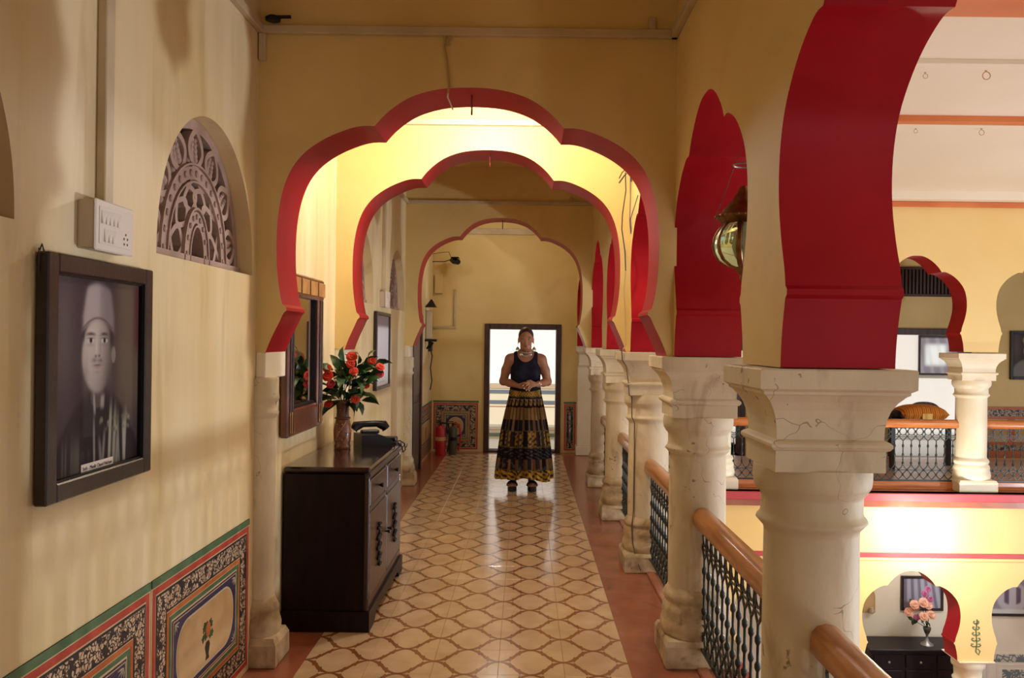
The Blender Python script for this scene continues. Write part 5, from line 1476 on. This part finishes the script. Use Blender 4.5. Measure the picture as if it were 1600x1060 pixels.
for i, (x, y, z, m_, s_) in enumerate(((-.38, 0, .33, 'petal_pink', 2.6), (-.29, -.03, .50, 'petal_pink', 2.6), (-.12, -.05, .55, 'petal_pink', 2.8), (-.13, -.08, .28, 'petal_pink', 2.6), (.03, -.06, .30, 'petal_pink', 2.6),
                                       (-.08, -.02, .72, 'petal_mauve', 2.0), (.02, .02, .80, 'petal_mauve', 1.8), (-.22, 0, .22, 'petal_mauve', 1.8), (.06, 0, .60, 'petal_mauve', 1.8), (-.20, .05, .40, 'petal_pink', 2.2), (.0, -.02, .48, 'petal_pink', 2.4))):
    x, z = x * .62, z * .62
    if m_ not in fp:
        o = petal_flower(5, m_).build('flower', [m_, m_], gf, (x, y, z)); fp[m_] = o
    else: o = copy_part(fp[m_], gf, (x, y, z))
    aim(o, (x, -.6, .3), i); o.scale = (s_ * .72,) * 3
q = MB()
for x, z in ((-.3, .2), (-.2, .3), (-.1, .45), (0, .3), (.03, .2), (-.05, .6)): q.tube([(0, 0, 0), (x * .4, 0, z * .35), (x * .62, 0, z * .62)], .004, 5)
q.build('stems', 'stem', gf)
lq = None
for i in range(12):
    a = rl.uniform(-.2, .05); b_ = rl.uniform(.0, .36)
    if lq is None: lq = leaf_mb(.09, .05).build('leaf', 'leaf', gf, (a, 0, b_)); o = lq
    else: o = copy_part(lq, gf, (a, rl.uniform(-.05, .05), b_))
    o.rotation_euler = (rl.uniform(0, 1.5), rl.uniform(-1, 1), rl.uniform(-2, 2))

# facade lamp: a small bulb fitting on the yellow wall below the far gallery
fl_ = thing('wall_light', 'small bare lamp glaring against the yellow facade under the far gallery', 'lamp', (4.12, 8.78, -.40))
q = MB(); q.lathe([(.03, 0), (.03, .02), (.02, .03)], n=12); o = q.build('base', 'plastic', fl_); o.rotation_euler = (R(90), 0, 0)
q = MB(); q.sphere((0, -.055, 0), (.022, .028, .022), 12); q.build('bulb', 'bulb', fl_)
# lamp fitting on the ceiling of the bright bay
bl_ = thing('ceiling_lamp', 'ceiling lamp hidden above the second arch in the bright bay', 'lamp', (-.25, 4.85, 3.32))
q = MB(); q.lathe([(.05, 0), (.05, -.02), (.02, -.04), (.012, -.05), (.012, -.30)], n=16); q.build('stem', 'brass', bl_)
q = MB(); q.sphere((0, 0, -.34), .045, 14); q.build('bulb', 'bulb', bl_)
# ------------------------------------------------------------------ the woman
class Field:
    """signed distances on a grid, joined smoothly; the surface is then read off as quads (surface nets)"""
    def __init__(s, lo, hi, h):
        s.lo = np.array(lo, np.float32); s.h = h
        s.n = np.ceil((np.array(hi) - np.array(lo)) / h).astype(int) + 1
        s.ax = [s.lo[i] + h * np.arange(s.n[i], dtype=np.float32) for i in range(3)]
        s.f = np.full(tuple(s.n), 1.0, np.float32)
    def win(s, lo, hi):
        sl = []
        for i in range(3):
            a = max(0, int((lo[i] - s.lo[i]) / s.h)); b = min(s.n[i], int((hi[i] - s.lo[i]) / s.h) + 2)
            sl.append(slice(a, b))
        X, Y, Z = np.meshgrid(*[s.ax[i][sl[i]] for i in range(3)], indexing='ij')
        return tuple(sl), X, Y, Z
    def join(s, sl, d, k):
        a = s.f[sl]
        if k > 0:
            q = np.clip(.5 + .5 * (a - d) / k, 0, 1); s.f[sl] = a * (1 - q) + d * q - k * q * (1 - q)
        else: s.f[sl] = np.minimum(a, d)
    def ell(s, c, r, k=.02):
        c = np.array(c); r = np.array(r); m = .07
        sl, X, Y, Z = s.win(c - r - m, c + r + m)
        px, py, pz = X - c[0], Y - c[1], Z - c[2]
        k0 = np.sqrt((px / r[0]) ** 2 + (py / r[1]) ** 2 + (pz / r[2]) ** 2); k1 = np.sqrt((px / r[0] ** 2) ** 2 + (py / r[1] ** 2) ** 2 + (pz / r[2] ** 2) ** 2) + 1e-6
        s.join(sl, k0 * (k0 - 1) / k1, k)
    def cap(s, a, b, ra, rb, k=.02):
        a = np.array(a, float); b = np.array(b, float); R_ = max(ra, rb) + .06
        sl, X, Y, Z = s.win(np.minimum(a, b) - R_, np.maximum(a, b) + R_)
        d = b - a; L2 = (d ** 2).sum()
        t = np.clip(((X - a[0]) * d[0] + (Y - a[1]) * d[1] + (Z - a[2]) * d[2]) / L2, 0, 1)
        s.join(sl, np.sqrt((X - a[0] - t * d[0]) ** 2 + (Y - a[1] - t * d[1]) ** 2 + (Z - a[2] - t * d[2]) ** 2) - (ra + (rb - ra) * t), k)
    def mesh(s):
        f = s.f; ins = f < 0; n = s.n
        idx = -np.ones(tuple(n - 1), np.int64)
        corners = [(i, j, k) for i in (0, 1) for j in (0, 1) for k in (0, 1)]
        sub = [ins[i:n[0] - 1 + i, j:n[1] - 1 + j, k:n[2] - 1 + k] for i, j, k in corners]
        cnt = sum(q.astype(np.int8) for q in sub)
        cells = np.argwhere((cnt > 0) & (cnt < 8))
        idx[cells[:, 0], cells[:, 1], cells[:, 2]] = np.arange(len(cells))
        V = np.zeros((len(cells), 3)); W = np.zeros(len(cells))
        for c in corners:
            for a in range(3):
                if c[a]: continue
                e = list(c); e[a] = 1
                fa = f[cells[:, 0] + c[0], cells[:, 1] + c[1], cells[:, 2] + c[2]]; fb = f[cells[:, 0] + e[0], cells[:, 1] + e[1], cells[:, 2] + e[2]]
                m = (fa < 0) != (fb < 0)
                t = np.where(m, fa / np.where(m, fa - fb, 1), 0)
                p = np.array(c, float)[None] + np.zeros((len(cells), 3)); p[:, a] += t
                V += p * m[:, None]; W += m
        V = (cells + V / W[:, None]) * s.h + s.lo
        faces = []
        for a in range(3):
            b, c = (a + 1) % 3, (a + 2) % 3
            lo = [slice(1, n[i] - 1) for i in range(3)]; lo[a] = slice(0, n[a] - 1)
            hi = list(lo); hi[a] = slice(1, n[a])
            A = ins[tuple(lo)]; B = ins[tuple(hi)]
            pts = np.argwhere(A != B); fl = A[pts[:, 0], pts[:, 1], pts[:, 2]]
            for i in range(3): pts[:, i] += lo[i].start
            def at_(db, dc):
                q = pts.copy(); q[:, b] += db; q[:, c] += dc
                return idx[q[:, 0], q[:, 1], q[:, 2]]
            Q = np.stack([at_(-1, -1), at_(0, -1), at_(0, 0), at_(-1, 0)], 1)
            Q[~fl] = Q[~fl][:, ::-1]; faces.append(Q)
        return V, np.concatenate(faces)
def net_object(name, field, mat, parent, smooth_iter=2):
    V, Fc = field.mesh()
    Fc = Fc[(Fc >= 0).all(1)]
    for _ in range(smooth_iter):
        acc = np.zeros_like(V); cnt = np.zeros(len(V))
        for i in range(4):
            a, b = Fc[:, i], Fc[:, (i + 1) % 4]
            np.add.at(acc, a, V[b]); np.add.at(cnt, a, 1); np.add.at(acc, b, V[a]); np.add.at(cnt, b, 1)
        V = V * .5 + .5 * acc / cnt[:, None]
    me = bpy.data.meshes.new(name); me.from_pydata(V.tolist(), [], Fc.tolist())
    me.polygons.foreach_set('use_smooth', [True] * len(me.polygons)); me.materials.append(M[mat])
    o = bpy.data.objects.new(name, me); COL.objects.link(o); o.parent = parent
    return o

wo = thing('person', 'woman in a navy sleeveless top and long patterned skirt standing before the doorway', 'person', (.012, 8.58, 0), 0.0)
def torso(F):
    F.ell((0, .005, .93), (.165, .115, .13), .0)
    F.ell((0, .0, 1.06), (.146, .098, .15), .06)
    F.ell((0, .005, 1.21), (.148, .100, .15), .06)
    F.ell((.064, -.070, 1.195), (.066, .052, .062), .04); F.ell((-.064, -.070, 1.195), (.066, .052, .062), .04)
    F.cap((-.125, .012, 1.335), (.125, .012, 1.335), .047, .047, .05)
    for sg in (-1, 1): F.cap((sg * .11, .012, 1.352), (0, .012, 1.425), .032, .036, .03)
Bf = Field((-.31, -.25, .0), (.31, .17, 1.68), .0052)
torso(Bf)
Bf.cap((0, .012, 1.36), (0, -.004, 1.46), .052, .047, .025)
# head
Bf.ell((0, .012, 1.560), (.071, .090, .088), .02)
Bf.ell((0, -.026, 1.512), (.059, .062, .092), .03)
Bf.cap((-.028, -.05, 1.448), (.028, -.05, 1.448), .026, .026, .03); Bf.ell((0, -.066, 1.437), (.024, .020, .020), .02)
Bf.cap((0, -.082, 1.535), (0, -.096, 1.490), .008, .012, .008); Bf.ell((0, -.094, 1.484), (.017, .010, .009), .006)
for sg in (-1, 1):
    Bf.ell((sg * .036, -.068, 1.497), (.024, .018, .024), .02)
    Bf.ell((sg * .030, -.078, 1.545), (.028, .010, .007), .012)
    Bf.ell((sg * .074, .012, 1.520), (.010, .020, .032), .006)
Bf.ell((0, -.086, 1.460), (.024, .010, .011), .01)
# legs and feet
for sg, fx in ((-1, -.112), (1, .070)):
    Bf.cap((sg * .085, 0, .88), (sg * .080, -.01, .50), .088, .058, .04)
    Bf.cap((sg * .080, -.01, .50), (fx, .02, .12), .056, .034, .03)
    Bf.cap((fx, .02, .12), (fx, .03, .075), .034, .030, .02)
    Bf.ell((fx + sg * .01, -.06, .062), (.040, .105, .026), .03)
    for q in range(5): Bf.cap((fx + sg * .012 + (q - 2) * .017, -.13, .060), (fx + sg * .014 + (q - 2) * .018, -.160 + abs(q - 1.5) * .006, .054), .011, .009, .006)
# arms
for sg, wr in ((-1, (-.070, -.160, 1.062)), (1, (.118, -.165, 1.078))):
    sh = (sg * .160, .012, 1.325); el = (sg * .226, .035, 1.098)
    mid = tuple((np.array(sh) + np.array(el)) / 2 + np.array((sg * .006, 0, 0)))
    Bf.ell((sg * .158, .012, 1.322), (.054, .050, .056), .03)
    Bf.cap(sh, mid, .050, .047, .02); Bf.cap(mid, el, .047, .041, .02)
    fm = tuple(np.array(el) * .6 + np.array(wr) * .4)
    Bf.cap(el, fm, .041, .037, .02); Bf.cap(fm, wr, .037, .023, .02)
# hand on the viewer's right lies over the other
Bf.ell((.085, -.185, 1.080), (.034, .016, .028), .015); Bf.ell((.055, -.197, 1.078), (.034, .014, .036), .012)
nails = []
for (k0_, k1_, k2_) in (((.030, -.206, 1.104), (.000, -.222, 1.092), (-.022, -.216, 1.070)), ((.032, -.208, 1.088), (.006, -.225, 1.066), (-.010, -.219, 1.044)),
                        ((.042, -.207, 1.070), (.024, -.224, 1.046), (.012, -.218, 1.026)), ((.056, -.203, 1.056), (.046, -.216, 1.038), (.038, -.211, 1.022))):
    Bf.cap(k0_, k1_, .0100, .0088, .003); Bf.cap(k1_, k2_, .0088, .0074, .002)
    v = np.array(k2_) - np.array(k1_); v /= np.linalg.norm(v); nails.append((np.array(k2_) + v * .003 + np.array((0, -.0055, 0)), v))
Bf.cap((.078, -.190, 1.098), (.048, -.205, 1.118), .013, .010, .006); Bf.cap((.048, -.205, 1.118), (.018, -.205, 1.114), .010, .0085, .003)
# hand on the viewer's left, underneath
Bf.ell((-.040, -.176, 1.062), (.040, .015, .030), .015)
for q, z in enumerate((1.085, 1.068, 1.051, 1.036)):
    Bf.cap((-.012, -.182, z), (.024 - q * .003, -.180, z - .004), .0095, .0085, .003); Bf.cap((.024 - q * .003, -.180, z - .004), (.046 - q * .004, -.166, z - .010), .0085, .0075, .002)
Bf.cap((-.050, -.185, 1.080), (-.022, -.206, 1.094), .012, .010, .006); Bf.cap((-.022, -.206, 1.094), (.004, -.208, 1.100), .010, .008, .003)
body = net_object('body', Bf, 'skin', wo)

Tf = Field((-.20, -.18, .90), (.20, .15, 1.42), .0052)
torso(Tf)
X, Y, Z = np.meshgrid(*Tf.ax, indexing='ij')
d = Tf.f - .008
scoop = 1 - np.sqrt((X / .088) ** 2 + ((Z - 1.400) / np.where(Y < 0, .100, .05)) ** 2)
arm = np.abs(X) - (.122 + .060 * np.clip((1.300 - Z) / .085, 0, 1) ** 1.5)
Tf.f = np.maximum.reduce([d, scoop * .06, arm, .965 - Z, Z - 1.41]).astype(np.float32)
net_object('sleeveless_top', Tf, 'top', wo)

Hf = Field((-.11, -.13, 1.42), (.11, .19, 1.69), .004)
Hf.ell((0, .018, 1.567), (.078, .094, .089), 0); Hf.ell((0, .125, 1.560), (.040, .034, .040), .02)
X, Y, Z = np.meshgrid(*Hf.ax, indexing='ij')
face = 1 - np.sqrt((X / (.061)) ** 2 + ((Y + .11) / .115) ** 2 + ((Z - 1.500) / .112) ** 2)
Hf.f = np.maximum.reduce([Hf.f, face * .06, (1.475 - Z) + np.clip((.03 - Y) * .9, 0, 1)]).astype(np.float32)
net_object('hair', Hf, 'hair', wo)
# face
for sg in (-1, 1):
    q = MB(); q.sphere((sg * .030, -.0825, 1.526), (.0125, .006, .0062), 12); ey = q.build('eye', 'eye_white', wo)
    q = MB(); q.sphere((sg * .030, -.0870, 1.526), (.0058, .003, .0058), 10); q.build('iris', 'pupil', ey)
    q = MB(); q.tube([(sg * (.030 + .014 * a), -.0865 + .003 * a * a, 1.5325 - .004 * a * a) for a in (-1, -.5, 0, .5, 1)], [.001, .0018, .002, .0018, .001], 6); q.build('eyelid', 'hair', ey)
    q = MB(); q.tube([(sg * (.031 + .019 * a), -.0885 + .004 * a * a, 1.548 - .005 * a * a) for a in (-1, -.5, 0, .5, 1)], [.0012, .0028, .003, .0026, .001], 6); q.build('eyebrow', 'hair', wo)
q = MB(); q.tube([(.021 * a, -.0955 + .010 * a * a, 1.4635 - .002 * a * a) for a in (-1, -.6, -.2, 0, .2, .6, 1)], [.001, .0032, .0042, .0036, .0042, .0032, .001], 6)
q.tube([(.018 * a, -.0945 + .010 * a * a, 1.4570 + .002 * a * a) for a in (-1, -.5, 0, .5, 1)], [.001, .004, .0052, .004, .001], 6); q.build('lips', 'lip', wo)
for p, v in nails[:4]:
    q = MB(); q.sphere(tuple(p), (.0058, .0035, .0072), 8); q.build('fingernail', 'nail', wo)
# jewellery
for sg in (-1, 1):
    er = MB(); er.sphere((sg * .080, -.004, 1.492), (.005, .005, .006), 8); er.tube([(sg * .080, -.004, 1.488), (sg * .083, -.004, 1.452)], .0014, 5)
    er.lathe([(.003, 1.454), (.010, 1.446), (.018, 1.434), (.021, 1.424), (.018, 1.422)], (sg * .084, -.004), 14); e_ = er.build('earring', 'silver', wo)
    q = MB()
    for k in range(10): q.sphere((sg * .084 + .019 * math.cos(.628 * k), -.004 + .019 * math.sin(.628 * k), 1.418), .0036, 6)
    q.build('beads', 'silver', e_)
nk = MB()
for k in range(22):
    a = PI * 1.0 + PI * (k + .5) / 22
    nk.sphere((.062 * math.cos(a), .004 + .066 * math.sin(a), 1.392 + .014 * (1 + math.sin(a))), (.0062, .0062, .010), 7)
neck = nk.build('necklace', 'silver', wo)
for sg in (-1, 1):
    q = MB(); q.sphere((sg * .046, -.070, 1.374), (.0165, .006, .0165), 12); q.sphere((sg * .046, -.076, 1.374), (.008, .004, .008), 8); q.build('medallion', 'bright_silver', neck)
for k in range(7):
    q = MB(); q.sphere(((k - 3) * .013, -.078, 1.356 + .0028 * abs(k - 3) ** 1.3), (.0045, .004, .009), 7); q.build('pendant', 'silver', neck)
q = MB()
axis = Vector((.226 - .118, .035 + .165, .02)).normalized(); c = Vector((.132, -.140, 1.080))
u = axis.orthogonal().normalized(); w = axis.cross(u)
q.tube([tuple(c + (u * math.cos(t) + w * math.sin(t)) * .029) for t in [2 * PI * k / 20 for k in range(20)]], .006, 6, closed=True); wa = q.build('wrist_watch', 'bright_silver', wo)
q = MB(); q.sphere(tuple(c + Vector((.004, -.029, .008))), (.014, .007, .014), 12); q.build('dial', 'bright_silver', wa)
# skirt
NT, NZ = 220, 120
ths = np.linspace(0, 2 * PI, NT, endpoint=False); zz = np.linspace(0, 1, NZ)
TH, TT = np.meshgrid(ths, zz)
ZT_ = 1.018 - .0 * TT
rx = np.interp(TT, [0, .05, .12, .25, .45, .7, .9, 1], [.158, .164, .180, .204, .236, .262, .280, .286])
ry = np.interp(TT, [0, .05, .12, .25, .45, .7, .9, 1], [.124, .128, .140, .156, .176, .195, .208, .212])
hem = .120 + .016 * np.sin(TH * 3 + .6) + .010 * np.sin(TH * 5 + 2)
Zs = (1.012 + .010 * np.cos(TH * 2)) * (1 - TT) + hem * TT
amp = .026 * np.clip((TT - .16) / .84, 0, 1) ** .8
fold = np.sin(TH * 17 + 1.3 * np.sin(TH * 3)) + .55 * np.sin(TH * 29 + 2 * TT + 1)
groove = np.exp(-((TH - 1.5 * PI) / .07) ** 2)
XX = (rx + amp * fold * .7 - .012 * amp / .02 * groove) * np.cos(TH); YY = (ry + amp * fold * .7 - .030 * amp / .02 * groove) * np.sin(TH)
rng = np.random.RandomState(4)
def cells(a, b, seed, sh=.5):
    """soft blotches for the printed cloth"""
    r_ = np.random.RandomState(seed); out = np.zeros_like(a)
    for _ in range(7):
        p, q_, o = r_.uniform(.6, 1.6), r_.uniform(.6, 1.6), r_.uniform(0, 6.3)
        out += np.sin(a * p + b * q_ * r_.choice([-1, 1]) + o)
    return out / 3.0
arc = TH * .24
col_ = np.zeros(TH.shape + (3,)); col_[:] = (.10, .07, .03)
dark = np.array((.016, .011, .013)); gold = np.array((.50, .27, .03)); tan = np.array((.25, .145, .055)); olive = np.array((.13, .085, .03)); grey = np.array((.06, .055, .065)); rust = np.array((.22, .075, .02))
def band(z0, z1): return (Zs <= z0) & (Zs > z1)
leo = cells(arc * 190, Zs * 190, 1)
def put(m, c): col_[m] = c
put(band(1.1, .955), gold); put(band(1.1, .955) & (leo > .15), dark * 3); put(band(.955, .94), olive)
pb = band(.94, .845); put(pb, dark)
pu = (arc / .062) % 1 - .5; pz = (Zs - .892) / .062
pais = ((pu - .15 * pz) ** 2 / .09 + pz ** 2 / .30) < 1
put(pb & pais, tan * 1.15); put(pb & pais & (((pu + .05) ** 2 / .02 + (pz - .1) ** 2 / .06) < 1), olive * .7)
put(pb & (((Zs - .925) ** 2 + (((arc / .031) % 1 - .5) * .031) ** 2) < .00002), (.5, .45, .35))
put(band(.945, .936) | band(.853, .842), dark)
pl_ = np.sin(TH * 34 + 1.0)
b1 = band(.842, .72); put(b1, tan); put(b1 & (pl_ > .1), olive); put(b1 & (pl_ > .75), rust * .6)
b2 = band(.72, .605); put(b2, dark); put(b2 & (np.sin(TH * 26) > .55), tan * .9); put(b2 & (np.sin(TH * 26) > .9), grey)
b3 = band(.605, .44); blk = np.sin(TH * 11.5 + .4); put(b3, dark * 1.3); put(b3 & (blk > -.35), gold * .72); put(b3 & (blk > -.35) & (cells(arc * 110, Zs * 110, 2) > .15), dark * 2.5); put(b3 & (blk > .93), grey)
b4 = band(.44, .325); put(b4, dark); put(b4 & (cells(arc * 70, Zs * 160, 3) > .55), grey * 1.2)
put(band(.455, .44) | band(.612, .604), olive)
b5 = band(.325, .215); blk5 = np.sin(TH * 20 + 1.2); put(b5, dark * 1.6); put(b5 & (blk5 > .1), tan * .8); put(b5 & (blk5 > .5) & (cells(arc * 90, Zs * 90, 5) > 0), rust * 1.2); put(b5 & (cells(arc * 80, Zs * 60, 9) > .9), grey * 1.4)
b6 = band(.215, 0); put(b6, gold * .95); put(b6 & (cells(arc * 110, Zs * 110, 7) > .2), dark * 2.5); put(band(.225, .212), olive)
col_ *= (.62 + .22 * np.sin(TH * 9 + 1.0 + 2 * np.sin(TH * 2)))[..., None] + .12  # broad fold shading painted into the cloth colours
vs = np.stack([XX, YY, Zs], -1).reshape(-1, 3)
fs = [(j * NT + i, j * NT + (i + 1) % NT, (j + 1) * NT + (i + 1) % NT, (j + 1) * NT + i) for j in range(NZ - 1) for i in range(NT)]
me = bpy.data.meshes.new('long_skirt'); me.from_pydata(vs.tolist(), [], fs)
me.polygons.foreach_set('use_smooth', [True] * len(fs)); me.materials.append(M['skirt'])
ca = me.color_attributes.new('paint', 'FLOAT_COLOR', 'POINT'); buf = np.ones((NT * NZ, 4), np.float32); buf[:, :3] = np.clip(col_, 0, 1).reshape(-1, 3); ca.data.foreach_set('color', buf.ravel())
sk = bpy.data.objects.new('long_skirt', me); COL.objects.link(sk); sk.parent = wo
# sandals
for sg, fx in ((-1, -.112), (1, .070)):
    cx = fx + sg * .01
    out = [(cx + .046 * math.cos(t), -.045 + .135 * math.sin(t)) for t in [2 * PI * k / 22 for k in range(22)]]
    q = MB(); q.loft([[(a, b, z) for a, b in out] for z in (0, .045 if sg < 0 else .045)], 0, True, True); sd = q.build('sandal', 'sandal', wo)
    q = MB(); q.tube([(cx + .046 * math.cos(t), -.085, .050 + .042 * math.sin(t)) for t in [PI * k / 10 for k in range(11)]], .012, 6, flatten=(1, 1)); q.tube([(cx + .046 * math.cos(t), -.115, .050 + .036 * math.sin(t)) for t in [PI * k / 10 for k in range(11)]], .012, 6); q.build('strap', 'sandal', sd)
